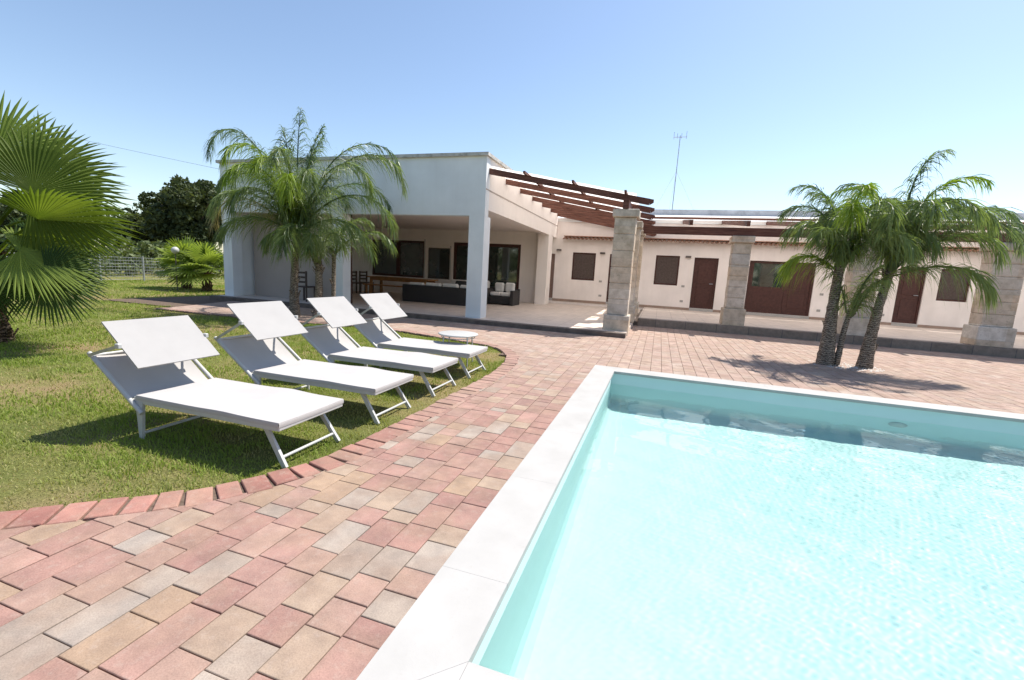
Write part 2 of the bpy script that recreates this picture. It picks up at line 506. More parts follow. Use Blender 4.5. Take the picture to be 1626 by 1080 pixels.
def sheet_with_hole(name, mat, X0, X1, Y0, Y1, hx0, hx1, hy0, hy1, z, kind='structure'):
    m = MB()
    v = [(X0, Y0, z), (X1, Y0, z), (X1, Y1, z), (X0, Y1, z), (hx0, hy0, z), (hx1, hy0, z), (hx1, hy1, z), (hx0, hy1, z)]
    m.add(v, [(0, 1, 5, 4), (1, 2, 6, 5), (2, 3, 7, 6), (3, 0, 4, 7)])
    return m.build(name, mat, kind=kind)
sheet_with_hole('lawn', M['lawn'], -600, 600, -300, 900, EX0 + .05, EX1 - .05, EY0 + .05, EY1 - .05, -.035)

# sand bed below the pavers
TERR_Y, WING_Y = 10.25, 13.35
def sand_bed():
    m = MB()
    pts = [p for p in CURVE]
    # strips between the lawn edge and the buildings / the pool, as quads along the curve
    z = -.011
    x1 = 16
    # right and back part: big rectangles
    m.add([(-2.4, EY1, z), (x1, EY1, z), (x1, 14, z), (-2.4, 14, z)], [(0, 1, 2, 3)])
    m.add([(-14.3, 8.08, z), (-2.4, 8.08, z), (-2.4, 14, z), (-14.3, 14, z)], [(0, 1, 2, 3)])
    m.add([(EX1, -3, z), (x1, -3, z), (x1, EY1, z), (EX1, EY1, z)], [(0, 1, 2, 3)])
    m.add([(EX0, -3, z), (EX1, -3, z), (EX1, EY0, z), (EX0, EY0, z)], [(0, 1, 2, 3)])
    for (a, b) in zip(pts[:-1], pts[1:]):
        if a[1] < EY1 and b[1] <= 6.9 and b[1] > a[1]:
            m.add([(a[0], a[1], z), (EX0, a[1], z), (EX0, b[1], z), (b[0], b[1], z)], [(0, 1, 2, 3)])
        elif b[0] < a[0] and b[1] < 8.08 and b[0] > -14.31:
            m.add([(a[0], a[1], z), (a[0], 8.08, z), (b[0], 8.08, z), (b[0], b[1], z)], [(0, 1, 2, 3)])
    m.add([(-2.4, 6.8, z - .003), (-2.0, 6.8, z - .003), (-2.0, 8.1, z - .003), (-2.4, 8.1, z - .003)], [(0, 1, 2, 3)])
    return m.build('paving_bed', M['sand'], kind='structure')
sand_bed()

# ---------------------------------------------------------------- brick paving: every paver a small block of one mesh
PAL = np.array([(.29, .162, .137), (.325, .19, .162), (.25, .135, .117), (.335, .22, .18), (.33, .24, .16), (.345, .275, .205), (.285, .255, .215), (.335, .31, .27), (.30, .195, .162)])
PW = np.array([.18, .15, .11, .12, .11, .08, .08, .07, .10])
def pavers():
    V = []; F = []; C = []
    W = .162; gap = .0022
    def clip_half(poly, q, n):
        out = []
        for i in range(len(poly)):
            a = poly[i]; b = poly[(i + 1) % len(poly)]
            da = (a[0] - q[0]) * n[0] + (a[1] - q[1]) * n[1]; db = (b[0] - q[0]) * n[0] + (b[1] - q[1]) * n[1]
            if da >= 0: out.append(a)
            if da * db < 0:
                t = da / (da - db); out.append((a[0] + (b[0] - a[0]) * t, a[1] + (b[1] - a[1]) * t))
        return out
    def emit(poly, c):
        if len(poly) < 3: return
        cx = sum(p[0] for p in poly) / len(poly); cy = sum(p[1] for p in poly) / len(poly)
        area = abs(sum(poly[i][0] * poly[(i + 1) % len(poly)][1] - poly[(i + 1) % len(poly)][0] * poly[i][1] for i in range(len(poly)))) / 2
        if area < .0012: return
        dz = random.uniform(-.0014, .0014); tx = random.uniform(-.008, .008); ty = random.uniform(-.008, .008)
        n = len(poly); base = len(V)
        for inset, z in ((gap, -.011), (gap, -.003), (gap + .0018, -.0007), (gap + .0042, 0)):
            for p in poly:
                dx, dy = p[0] - cx, p[1] - cy
                L = math.hypot(dx, dy)
                # inset along each axis
                jx = dx - math.copysign(min(abs(dx), inset), dx); jy = dy - math.copysign(min(abs(dy), inset), dy)
                V.append((cx + jx, cy + jy, z + dz + tx * jx + ty * jy)); C.append(c)
        for r in range(3):
            for k in range(n):
                a = base + r * n + k; b = base + r * n + (k + 1) % n
                F.append((a, b, b + n, a + n))
        F.append(tuple(base + 3 * n + k for k in range(n)))
    ED = .20
    def put(x0, x1, y0, y1):
        # never under the pool coping or the terraces
        x1 = min(x1, 16)
        if x0 < -1.3 and y1 > TERR_Y + .05 and x0 > -14.3: y1 = TERR_Y + .05
        if x0 >= -1.3 and y1 > WING_Y + .05: y1 = WING_Y + .05
        if y1 - y0 < .02: return
        cx, cy = (x0 + x1) / 2, (y0 + y1) / 2
        poly = [(x0, y0), (x1, y0), (x1, y1), (x0, y1)]
        if cx < -1.6 and cx > -15:
            d, q, n = dist_curve(cx, cy)
            ins = bool(inside_lawn(np.array([cx]), np.array([cy]))[0])
            if ins and d > .3: return
            if d < .75:
                q2 = (q[0] + n[0] * (ED - .012), q[1] + n[1] * (ED - .012))
                poly = clip_half(poly, q2, n)
                if len(poly) < 3: return
        col_ = PAL[RNG.choice(len(PAL), p=PW / PW.sum())] * RNG.uniform(.9, 1.12)
        # paler towards the back: plainer dusty blocks, with grazing sheen and glare painted in
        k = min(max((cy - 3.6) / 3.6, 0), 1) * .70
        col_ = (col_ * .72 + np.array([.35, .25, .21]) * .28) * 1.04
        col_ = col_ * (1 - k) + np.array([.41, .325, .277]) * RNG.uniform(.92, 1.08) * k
        emit(poly, tuple(col_))
    def column(x0, x1, ya, yb):
        y = ya - random.uniform(0, .33)
        while y < yb:
            L = random.choices([.105, .158, .215, .25, .31], [.10, .40, .18, .25, .07])[0]
            put(x0, x1, max(y, ya), min(y + L, yb))
            y += L
    # columns west of the pool
    k = 0
    x = EX0
    while x > -14.3:
        if x > -3.9: column(x - W, x, -.2 if x > -3.2 else .4, TERR_Y + .1)
        else: column(x - W, x, 7.1, TERR_Y + .1 if x > -13.3 else 14)
        x -= W
    x = EX0
    while x < 14:
        column(x, x + W, EY1, WING_Y + .1)
        x += W
    # build (polygons of mixed size)
    me = bpy.data.meshes.new('brick_paving')
    me.from_pydata(V, [], F)
    at = me.color_attributes.new('col', 'FLOAT_COLOR', 'POINT')
    Cc = np.ones((len(V), 4), np.float32); Cc[:, :3] = np.array(C)
    at.data.foreach_set('color', Cc.ravel())
    me.materials.append(M['paver'])
    o = bpy.data.objects.new('brick_paving', me); col.objects.link(o)
    return tag(o, kind='structure')
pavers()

def edging():
    """soldier course of red bricks along the lawn"""
    V = []; F = []; C = []
    # arc-length walk
    P = CA[:-2]
    seg = np.hypot(*(P[1:] - P[:-1]).T); S = np.concatenate([[0], np.cumsum(seg)])
    def at(s):
        i = min(max(int(np.searchsorted(S, s) - 1), 0), len(seg) - 1)
        t = (s - S[i]) / seg[i]; return P[i] + (P[i + 1] - P[i]) * t
    s = 0.0
    while s < S[-1] - .2:
        L = .135 + random.uniform(-.012, .014); g = .004 + random.uniform(0, .005)
        a = at(s + g); b = at(s + L - g); d = (b - a) / np.hypot(*(b - a)); n = np.array([d[1], -d[0]])
        ct = (a + b) / 2; s += L
        if not (-14.3 < ct[0] < -1.5): continue
        w = .20 + random.uniform(-.008, .008); o = random.uniform(-.01, .008)
        ang = random.uniform(-.05, .05)
        base = len(V); c = PAL[random.choice([0, 1, 1, 2, 3])] * np.array([1.12, 1.0, .97]) * random.uniform(.88, 1.15)
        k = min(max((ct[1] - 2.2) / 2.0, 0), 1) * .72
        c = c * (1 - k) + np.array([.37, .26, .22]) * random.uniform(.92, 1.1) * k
        dz = random.uniform(.002, .008); tl = random.uniform(-.03, .03)
        hl = np.hypot(*(b - a)) / 2
        for ins, z in ((0, -.03), (0, -.006), (.004, -.001), (.009, 0)):
            for u, v in ((-1, 0), (1, 0), (1, 1), (-1, 1)):
                lu = u * (hl - ins); lv = o + (ins if v == 0 else w - ins)
                lu2 = lu * math.cos(ang) - (lv - w / 2) * math.sin(ang); lv2 = w / 2 + lu * math.sin(ang) + (lv - w / 2) * math.cos(ang)
                p = ct + d * lu2 + n * lv2
                V.append((p[0], p[1], z + dz + tl * lu)); C.append(tuple(c))
        # orientation: d x n is downwards, so flip the winding
        for r in range(3):
            for k in range(4):
                p = base + r * 4 + k; q = base + r * 4 + (k + 1) % 4
                F.append((q, p, p + 4, q + 4))
        F.append((base + 15, base + 14, base + 13, base + 12))
    o = np_mesh('brick_edging', V, F, M['paver'], None, np.array(C))
    return tag(o, kind='structure')
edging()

PATCH = [(-3.25, 1.42, .34), (-2.74, 1.78, .16), (-3.75, 1.25, .36), (-3.55, 2.75, .22), (-4.3, 2.0, .30), (-2.55, 2.35, .13), (-5.1, 3.1, .28), (-2.5, 3.35, .12), (-4.9, 1.5, .4), (-6.2, 4.1, .3), (-3.0, 2.5, .16)]
def bare_soil():
    rnd = random.Random(9); m = MB()
    for k, (cx, cy, r) in enumerate(PATCH):
        n = 26; ph = [rnd.uniform(0, 6.28) for _ in range(4)]; z = -.0335 + k * .0002
        ring = []
        for i in range(n):
            g = 2 * math.pi * i / n
            q = r * (1 + .22 * math.sin(2 * g + ph[0]) + .15 * math.sin(3 * g + ph[1]) + .12 * math.sin(5 * g + ph[2]) + .08 * math.sin(9 * g + ph[3]))
            q *= .62; ring.append((cx + 1.25 * q * math.cos(g), cy + .8 * q * math.sin(g), z))
        ring = [p for p in ring if bool(inside_lawn(np.array([p[0]]), np.array([p[1]]))[0])]
        if len(ring) > 5: m.add(ring, [tuple(range(len(ring)))])
    tag(m.build('bare_soil', M['dry_soil']), kind='structure')
M['dry_soil'] = mat_plain('dry_soil', (.33, .235, .15), .95, .05, .3, 14, 90, .5, .015, stain=((.20, .19, .07), 11, .45))

# ---------------------------------------------------------------- grass blades (stuff)
def grass():
    pts = []
    def scatter(x0, x1, y0, y1, dens):
        n = int((x1 - x0) * (y1 - y0) * dens)
        x = RNG.uniform(x0, x1, n); y = RNG.uniform(y0, y1, n)
        return np.stack([x, y], 1)
    sets = [(scatter(-4.6, -1.9, .2, 3.4, 5200), 1.0), (scatter(-4.6, -1.9, 3.4, 7.8, 3600), 1.15), (scatter(-7.5, -4.6, 0.6, 8.2, 2100), 1.35), (scatter(-14.3, -7.5, 2, 8.2, 900), 1.9), (scatter(-24, -14.3, 4, 17, 330), 2.6)]
    P = []; S = []
    for p, s in sets:
        k = inside_lawn(p[:, 0], p[:, 1]); p = p[k] + RNG.normal(0, .014, (int(k.sum()), 2))
        P.append(p); S.append(np.full(len(p), s))
    P = np.concatenate(P); S = np.concatenate(S)
    # keep the palm feet free, thin out bare patches
    def fbm(x, y):
        v = 0
        for i, (fx, fy, ph) in enumerate([(1.1, .7, .3), (2.3, -1.9, 1.7), (-3.7, 4.1, 2.2), (7.3, 5.9, .9), (-11.7, 9.1, 4.1)]):
            v = v + np.sin(fx * x + fy * y + ph + 1.3 * np.sin(.9 * fy * x - fx * y * .7)) / (1.35 ** i)
        return v / 3.2
    f = fbm(P[:, 0], P[:, 1])
    edge = np.clip((2.1 - P[:, 1]) / 1.0, 0, 1) * np.clip((P[:, 0] + 5.5) / 2, 0, 1) * .95   # worn corner beside the bricks
    dry = np.clip((f + edge + .02) * 1.5, 0, 1)
    for cx, cy, r in PATCH:
        q = np.hypot((P[:, 0] - cx) / 1.25, (P[:, 1] - cy) / .8) / r
        dry = np.maximum(dry, np.clip(1.35 - q * .95, 0, 1) * (.72 + .28 * np.sin(9 * P[:, 0] + 4 * P[:, 1]) * np.sin(13 * P[:, 1] - 5 * P[:, 0])))
    keep = RNG.uniform(0, 1, len(P)) > dry * .70
    P, S, dry = P[keep], S[keep], dry[keep]
    n = len(P)
    h = RNG.uniform(.012, .036, n) * S ** .55 * (1 - .4 * dry) * (1 + .5 * (RNG.uniform(0, 1, n) > .94))
    tuft = fbm(P[:, 0] * 3.7 + 2, P[:, 1] * 3.7 - 1)
    h = h * np.clip(1 + .75 * tuft, .55, 1.7)
    w = RNG.uniform(.0022, .004, n) * S
    a = RNG.uniform(0, 2 * np.pi, n); lean = RNG.uniform(.1, 1.1, n) * h; la = RNG.uniform(0, 2 * np.pi, n)
    B = np.stack([P[:, 0], P[:, 1], np.full(n, -.036)], 1)
    side = np.stack([np.cos(a) * w, np.sin(a) * w, np.zeros(n)], 1)
    ld = np.stack([np.cos(la), np.sin(la), np.zeros(n)], 1)
    mid = B + ld * (lean * .35)[:, None] + np.array([0, 0, 1]) * (h * .62)[:, None]
    tip = B + ld * lean[:, None] + np.array([0, 0, 1]) * h[:, None]
    V = np.empty((n, 5, 3)); V[:, 0] = B - side; V[:, 1] = B + side; V[:, 2] = mid + side * .7; V[:, 3] = mid - side * .7; V[:, 4] = tip
    base = np.arange(n) * 5
    F3 = np.concatenate([np.stack([base, base + 1, base + 2], 1), np.stack([base, base + 2, base + 3], 1), np.stack([base + 3, base + 2, base + 4], 1)])
    g1 = np.array([.19, .275, .042]); g2 = np.array([.315, .385, .09]); st = np.array([.46, .375, .215])
    t = np.clip(RNG.uniform(0, 1, n) * .75 + .125 - .35 * tuft, 0, 1)[:, None]
    C = g1 * (1 - t) + g2 * t
    pd = np.clip(dry * .85 + RNG.uniform(-.25, .25, n), 0, 1)[:, None]
    C = C * (1 - pd) + st * pd
    C = np.repeat(C, 5, axis=0)
    o = np_mesh('grass', V.reshape(-1, 3), F3, M['grass'], None, C)
    return tag(o, kind='stuff')
grass()

# ---------------------------------------------------------------- swimming pool
pool = thing('swimming_pool', 'white edged swimming pool with pale turquoise water beside the brick paving', 'swimming pool', (PIX0, PIY0, 0))
POOL_Z, WATER_Z = -.98, -.19
def basin():
    m = MB()
    x0, x1, y0, y1 = 0, PIX1 - PIX0, 0, PIY1 - PIY0
    o = -.03
    zt = -.034
    v = [(x0 + o, y0 + o, zt), (x1 - o, y0 + o, zt), (x1 - o, y1 - o, zt), (x0 + o, y1 - o, zt)]
    r = .12
    def ring(d, z): return [(x0 + o + d, y0 + o + d, z), (x1 - o - d, y0 + o + d, z), (x1 - o - d, y1 - o - d, z), (x0 + o + d, y1 - o - d, z)]
    rings = [ring(0, zt), ring(0, POOL_Z + r)] + [ring(r * (1 - math.cos(t)), POOL_Z + r * (1 - math.sin(t))) for t in (R(30), R(60), R(90))]
    V = sum(rings, []); F = []
    for i in range(len(rings) - 1):
        for k in range(4):
            a, b = i * 4 + k, i * 4 + (k + 1) % 4
            F.append((b, a, a + 4, b + 4))
    n = len(V); F.append((n - 4, n - 3, n - 2, n - 1))
    m.add(V, F)
    return m.build('basin', M['liner'], pool)
bas = basin()
def slab(x0, x1, y0, y1, mitre=None):
    """one coping slab with a rounded inner edge"""
    m = MB()
    g = .0002
    m.box(x0 + g, x1 - g, y0 + g, y1 - g, -.034, .004, .0008)
    return m.build('coping_slab', M['coping'], pool)
def copings():
    W, H = PIX1 - PIX0, PIY1 - PIY0
    # west edge, joints as in the photo, then the far edge and the other two
    ys = [0.42] + [0.42 + 1.0 * k for k in range(1, 6)] + [H]
    ys = [y for y in ys if y < H - .2] + [H]
    ym = 0.0
    for a, b in zip(ys[:-1], ys[1:]): slab(-COP, 0, a, b)
    x = 0
    while x < W - .01:
        b = min(x + 1.0, W); slab(x, b, H, H + COP); slab(x, b, -COP, 0); x = b
    for k in range(10):
        slab(W, W + COP, H * k / 10, H * (k + 1) / 10)
    slab(-COP, 0, H, H + COP); slab(W, W + COP, H, H + COP); slab(W, W + COP, -COP, 0)
    # near west corner: two slabs meeting on a mitre
    for poly in ([(-COP, -COP), (0, 0), (0, .42), (-COP, .42)], [(-COP, -COP), (0, -COP), (0, 0)]):
        cx = sum(p[0] for p in poly) / len(poly); cy = sum(p[1] for p in poly) / len(poly)
        q = [(cx + (p[0] - cx) * .995, cy + (p[1] - cy) * .997) for p in poly]
        m = MB(); n = len(q)
        m.add([(p[0], p[1], -.034) for p in q] + [(p[0], p[1], .004) for p in q],
              [tuple(range(n - 1, -1, -1)), tuple(range(n, 2 * n))] + [(k, (k + 1) % n, n + (k + 1) % n, n + k) for k in range(n)])
        m.build('coping_slab', M['coping'], pool)
copings()
def pool_fitting():
    m = MB()
    m.lathe([(.0, .03), (.05, .03), (.085, .022), (.10, .0)], n=24)
    o = m.build('pool_light', M['white_metal'], pool, loc=(3.45, PIY1 - PIY0 + .03 - .004, -.40))
    o.rotation_euler = (R(90), 0, 0)
pool_fitting()
def water():
    x = np.concatenate([np.arange(PIX0 - .028, 4.5, .0066), np.linspace(4.52, PIX1 + .028, 60)]); y = np.arange(PIY0 - .028, PIY1 + .03, .0066); y[-1] = PIY1 + .028
    nx, ny = len(x), len(y)
    X, Y = (a.astype(np.float32) for a in np.meshgrid(x, y))
    rng = np.random.default_rng(5)
    fine = np.zeros_like(X); swell = np.zeros_like(X)
    for i in range(50):
        lam = .036 * 1.032 ** i
        k = 2 * np.pi / lam; th = rng.uniform(0, np.pi * 2)
        # each train comes and goes in gusts
        gx, gy, gp = rng.uniform(-1.8, 1.8), rng.uniform(-1.8, 1.8), rng.uniform(0, 6.28)
        fine += .0017 / k * (1 + .7 * np.sin(gx * X + gy * Y + gp)) * np.sin(k * (math.cos(th) * X + math.sin(th) * Y) + rng.uniform(0, 6.28))
    for i in range(12):
        lam = .28 * 1.1 ** i
        k = 2 * np.pi / lam; th = rng.uniform(0, np.pi * 2)
        swell += .0062 / k * np.sin(k * (math.cos(th) * X + math.sin(th) * Y) + rng.uniform(0, 6.28))
    Z = fine * np.clip((X - PIX0 - .1) / 2.2, .2, 1) + swell * np.clip((X - PIX0) / 1.5, .35, 1)
    V = np.stack([X, Y, WATER_Z + Z], -1).reshape(-1, 3)
    idx = np.arange(nx * ny).reshape(ny, nx)
    F = np.stack([idx[:-1, :-1], idx[:-1, 1:], idx[1:, 1:], idx[1:, :-1]], -1).reshape(-1, 4)
    o = np_mesh('water', V, F, M['water'], smooth=True)
    tag(o, kind='structure')
    o.cycles.is_caustics_caster = True
    return o
water()
bas.cycles.is_caustics_receiver = True
# ---------------------------------------------------------------- terraces
def wb(m, name, mat, parent, **k):
    """part given in world coordinates under a thing whose Empty stands unrotated at its base"""
    return m.build(name, mat, parent, loc=-parent.location, **k)

def terraces():
    m = MB(); m.box(-13.2, -.62, TERR_Y + .25, 19.05, -.03, .1); m.build('terrace_floor', M['tiles'], kind='structure')
    m = MB(); m.box(-.5, 16, WING_Y + .3, 19.05, -.03, .212); m.build('walkway_floor', M['tiles'], kind='structure')
    m = MB(); m.box(-13.2, -.62, TERR_Y, TERR_Y + .248, -.03, .103, .006); m.build('terrace_kerb', M['dark_kerb'], kind='structure')
    m = MB(); m.box(-.5, 16, WING_Y, WING_Y + .298, -.03, .216, .008); m.build('walkway_kerb', M['kerb'], kind='structure')
    m = MB(); m.box(-.618, -.502, WING_Y + .1, 19.05, -.03, .108); m.build('terrace_step', M['kerb'], kind='structure')
terraces()

def pierced_wall(x0, x1, z0, z1, y, t, holes):
    """wall along x with real openings; holes = (xa, xb, za, zb)"""
    m = MB()
    xs = sorted({x0, x1, *[h[0] for h in holes], *[h[1] for h in holes]})
    for a, b in zip(xs[:-1], xs[1:]):
        hs = sorted([(h[2], h[3]) for h in holes if h[0] <= a + 1e-6 and h[1] >= b - 1e-6])
        z = z0
        for (ha, hb) in hs:
            if ha > z: m.box(a, b, y, y + t, z, ha)
            z = hb
        if z < z1: m.box(a, b, y, y + t, z, z1)
    return m

def frame_bars(m, x0, x1, z0, z1, y, w, d, bottom=True):
    m.box(x0, x0 + w, y, y + d, z0, z1); m.box(x1 - w, x1, y, y + d, z0, z1)
    m.box(x0 + w, x1 - w, y, y + d, z1 - w, z1)
    if bottom: m.box(x0 + w, x1 - w, y, y + d, z0, z0 + w)
    return m

# ---------------------------------------------------------------- the white pavilion with the covered terrace
XL, XR, YF = -13.1, -4.33, 10.7
villa = thing('villa', 'white flat roofed house with a deep covered terrace behind its white columns', 'house', (-8.7, 10.7, 0))
wb(MB().box(XL, XR, YF, YF + .25, 2.69, 4.12), 'front_fascia', M['white_wall'], villa)
wb(MB().box(XR - .25, XR - .003, YF + .25, 18.99, 2.86, 4.12), 'side_fascia', M['cream_wall'], villa)
m = MB(); m.box(XR - .004, XR + .006, YF + .02, 18.9, 3.33, 3.36); wb(m, 'string_course', M['grey_wall'], villa)
wb(MB().box(XL + .01, XR - .01, YF - .003, YF + .004, 3.42, 3.435), 'string_course', M['white_wall'], villa)
m = MB()
m.box(XL - .07, XR + .06, YF - .07, YF + .27, 4.12, 4.20); m.box(XR - .27, XR + .06, YF + .27, 18.98, 4.12, 4.20); m.box(XL - .07, XL + .27, YF + .27, 18.98, 4.12, 4.20)
wb(m, 'cornice', M['cornice'], villa)
wb(MB().box(XL + .25, XR - .25, YF + .25, 18.9, 2.98, 3.05), 'ceiling', M['ceiling'], villa)
wb(MB().box(XL + .25, XR - .25, YF + .25, 18.9, 3.7, 3.8), 'roof', M['roof'], villa)
wb(MB().box(XL, XL + .25, YF + .25, 18.98, .1, 4.12), 'side_wall', M['white_wall'], villa)
for a, b, d in ((XL, -12.73, .36), (-8.95, -8.6, .35), (-4.75, XR, .42)):
    wb(MB().box(a, b, YF + .002, YF + d, .1, 2.69, .004), 'column', M['white_wall'], villa)
wb(MB().box(-4.76, XR, 17.55, 17.99, .1, 2.98), 'column', M['cream_wall'], villa)
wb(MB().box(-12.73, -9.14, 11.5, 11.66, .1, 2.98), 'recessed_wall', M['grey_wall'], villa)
wb(MB().box(-9.14, -9.03, 11.48, 11.68, .1, 2.98), 'door_jamb', M['brown_wood'], villa)
m = MB(); m.lathe([(0, .1), (.06, .09), (.085, .05), (.09, 0)], n=16)
o = wb(m, 'wall_lamp', M['white_metal'], villa); o.location = Vector((-11.65, 11.5, 1.43)) - villa.location; o.rotation_euler = (R(90), 0, 0)
YB = 18.0
W1 = (-12.85, -10.1, .84, 2.47); W2 = (-9.93, -8.83, .84, 2.2); SD = (-8.68, -5.6, .1, 2.47)
wb(pierced_wall(XL + .25, XR - .02, .1, 2.98, YB, .3, [W1, W2, SD]), 'back_wall', M['cream_wall'], villa)
def glazed(name, h, nm, w=.09, mat='brown_wood', curtain=False, bottom=True):
    x0, x1, z0, z1 = h; d = YB + .07
    f = wb(frame_bars(MB(), x0, x1, z0, z1, d, w, .08, bottom), name, M[mat], villa)
    k = (x1 - x0) / nm
    mm = MB()
    for i in range(1, nm): mm.box(x0 + i * k - w, x0 + i * k + w, d + .005, d + .075, z0 + w, z1 - w)
    if nm > 1: mm.build('mullion', M[mat], f)
    for i in range(nm):
        a = x0 + i * k + w * .9; b = x0 + (i + 1) * k - w * .9
        MB().box(a, b, d + .035, d + .045, z0 + w * .9, z1 - w * .9).build('pane', M['glass'], f)
    MB().box(x0 + w, x1 - w, d + .2, d + .22, z0 + w, z1 - w).build('curtain', M['curtain'], f)
    return f
glazed('window', W1, 2); glazed('window', W2, 1, .04, 'lamp_metal'); glazed('sliding_door', SD, 2, .13)
for xa, zt in ((-10.09, 2.55), (-8.82, 2.3)): wb(MB().box(xa, xa + .05, YB - .03, YB - .004, .84, zt), 'shutter_rail', M['white_metal'], villa)

# ---------------------------------------------------------------- the long low wing behind the pergola
wing = thing('guest_wing', 'long low cream wing with brown doors and shuttered windows behind the stone pillars', 'house', (4, 19, 0))
YW = 19.0
OPEN = dict(w1=(-3.6, -2.63, 1.15, 2.29), d0=(-4.72, -4.36, .31, 2.2), d1=(-2.06, -1.2, .31, 2.28), w2=(-.24, .66, 1.15, 2.31), d2=(1.2, 2.07, .31, 2.28), g=(3.15, 5.33, .31, 2.25),
            d3=(7.85, 8.6, .31, 2.25), w3=(8.98, 9.82, 1.16, 2.23), w4=(11.6, 12.5, 1.15, 2.3), d4=(13.2, 14.05, .31, 2.28))
wb(pierced_wall(-4.95, 18, .0, 3.56, YW, .3, list(OPEN.values())), 'wall', M['wing_wall'], wing)
m = MB(); xs = sorted([OPEN[k][:2] for k in ('d0', 'd1', 'd2', 'g', 'd3', 'd4')]); x = -4.9
for a, b in xs + [(18, 18)]:
    if a > x: wb(MB().box(x, a, YW - .016, YW - .002, .2, .305), 'skirting', M['skirting'], wing)
    x = b
m = MB(); m.add([(-4.95, YW - .04, 3.56), (18, YW - .04, 3.56), (18, 21.1, 4.03), (-4.95, 21.1, 4.03), (-4.95, YW - .04, 3.68), (18, YW - .04, 3.68), (18, 21.1, 4.15), (-4.95, 21.1, 4.15)],
                [(0, 1, 5, 4), (4, 5, 6, 7), (0, 3, 2, 1), (0, 4, 7, 3), (1, 2, 6, 5)])
wb(m, 'roof', M['roof'], wing)
wb(MB().box(-4.95, 18, 21.1, 21.3, 3.9, 4.38), 'parapet', M['parapet'], wing)
wb(MB().box(-4.95, 18, YW + .3, 26, 0, 3.56), 'rear_body', M['wing_wall'], wing)
def shutter_window(h):
    x0, x1, z0, z1 = h; d = YW + .05
    f = wb(frame_bars(MB(), x0, x1, z0, z1, d, .055, .06), 'window', M['brown_wood'], wing)
    s = MB(); n = 22; k = (z1 - z0 - .11) / n
    for i in range(n):
        z = z0 + .055 + i * k
        s.add([(x0 + .055, d + .03, z), (x1 - .055, d + .03, z), (x1 - .055, d + .012, z + k * .8), (x0 + .055, d + .012, z + k * .8), (x1 - .055, d + .03, z + k), (x0 + .055, d + .03, z + k)], [(0, 1, 2, 3), (3, 2, 4, 5)])
    s.build('shutter', M['shutter'], f)
def door(h, mat='brown_wood', hand=1):
    x0, x1, z0, z1 = h; d = YW + .06
    f = wb(frame_bars(MB(), x0, x1, z0, z1, d, .06, .08, False), 'door', M[mat], wing)
    s = MB(); s.box(x0 + .06, x1 - .06, d + .03, d + .07, z0, z1 - .06)
    w = x1 - x0
    if w > .5:
        for za, zb in ((z0 + .12, z0 + .85), (z0 + .98, z1 - .2)): s.box(x0 + .17, x1 - .17, d + .018, d + .0301, za, zb, .008)
    s.build('door_leaf', M[mat], f)
    if w > .5: MB().tube([(x1 - .12, d - .02, z0 + .98), (x1 - .24, d - .02, z0 + .98)], .012).tube([(x1 - .12, d + .03, z0 + .98), (x1 - .12, d - .02, z0 + .98)], .012).build('handle', M['steel'], f)
    MB().box(x0, x1, YW - .03, YW + .3, .215, z0 - .002).build('sill', M['coping'], f)
for k in ('w1', 'w2', 'w3', 'w4'): shutter_window(OPEN[k])
M['pale_door'] = mat_plain('pale_door', (.26, .17, .14), .6, .3, .15)
for k in ('d1', 'd2', 'd3', 'd4'): door(OPEN[k])
door(OPEN['d0'], 'pale_door')
def wide_door():
    x0, x1, z0, z1 = OPEN['g']; d = YW + .07
    f = wb(frame_bars(MB(), x0, x1, z0, z1, d, .08, .08, True), 'wide_door', M['brown_wood'], wing)
    mid = 4.42
    s = MB(); s.box(x0 + .08, mid, d + .03, d + .06, z0 + .08, 1.30); s.box(x0 + .08, x0 + .17, d + .02, d + .06, 1.30, z1 - .08); s.box(mid - .09, mid, d + .02, d + .06, 1.30, z1 - .08)
    s.build('door_leaf', M['brown_wood'], f)
    s = MB(); s.box(mid + .006, x1 - .08, d + .03, d + .06, z0 + .08, z1 - .08); s.box(mid + .15, x1 - .2, d + .02, d + .0301, z0 + .25, 1.2, .008); s.box(mid + .15, x1 - .2, d + .02, d + .0301, 1.32, z1 - .22, .008)
    s.build('door_leaf', M['brown_wood'], f)
    MB().box(x0 + .17, mid - .09, d + .04, d + .05, 1.30, z1 - .08).build('pane', M['glass'], f)
    MB().box(x0, x1, YW - .03, YW + .3, .215, z0 - .002).build('sill', M['coping'], f)
wide_door()
for x, z in ((-4.2, 2.36), (-2.36, 2.30), (.96, 2.29), (7.55, 2.29)):
    m = MB(); m.box(x - .1, x + .1, YW - .09, YW - .002, z - .035, z + .035, .008); wb(m, 'wall_lamp', M['lamp_metal'], wing)
for x, z in ((-2.36, 1.14), (-2.33, .55), (.88, 1.14), (.88, .55), (5.6, .55), (5.62, 1.14), (7.55, 1.14), (7.55, .55)):
    m = MB(); m.box(x - .06, x + .06, YW - .012, YW - .002, z - .04, z + .04, .003); wb(m, 'socket_plate', M['plastic'], wing)
def eave():
    m = MB(); x = -3.95; n = 6
    m.box(-4.0, 17.9, YW - .2, YW - .002, 2.925, 2.955)
    while x < 17.8:
        rows = []
        for (y, z, r) in ((YW - .27, 2.80, .075), (YW - .003, 2.86, .068)):
            rows.append([(x + r * math.cos(math.pi * k / n), y, z + r * math.sin(math.pi * k / n)) for k in range(n + 1)])
        inner = [[(x + (p[0] - x) * .8, p[1], rows[0][0][2] + (p[2] - rows[0][0][2]) * .8) for p in rows[0]]]
        m.grid(rows); m.grid([inner[0], rows[0]])
        m.grid([[(p[0], p[1], p[2] - .002) for p in inner[0]], [(x + (p[0] - x) * .8, YW - .003, p[2] - .014) for p in rows[1]]], flip=True)
        x += .165
    wb(m, 'tiled_eave', M['terracotta'], wing)
eave()

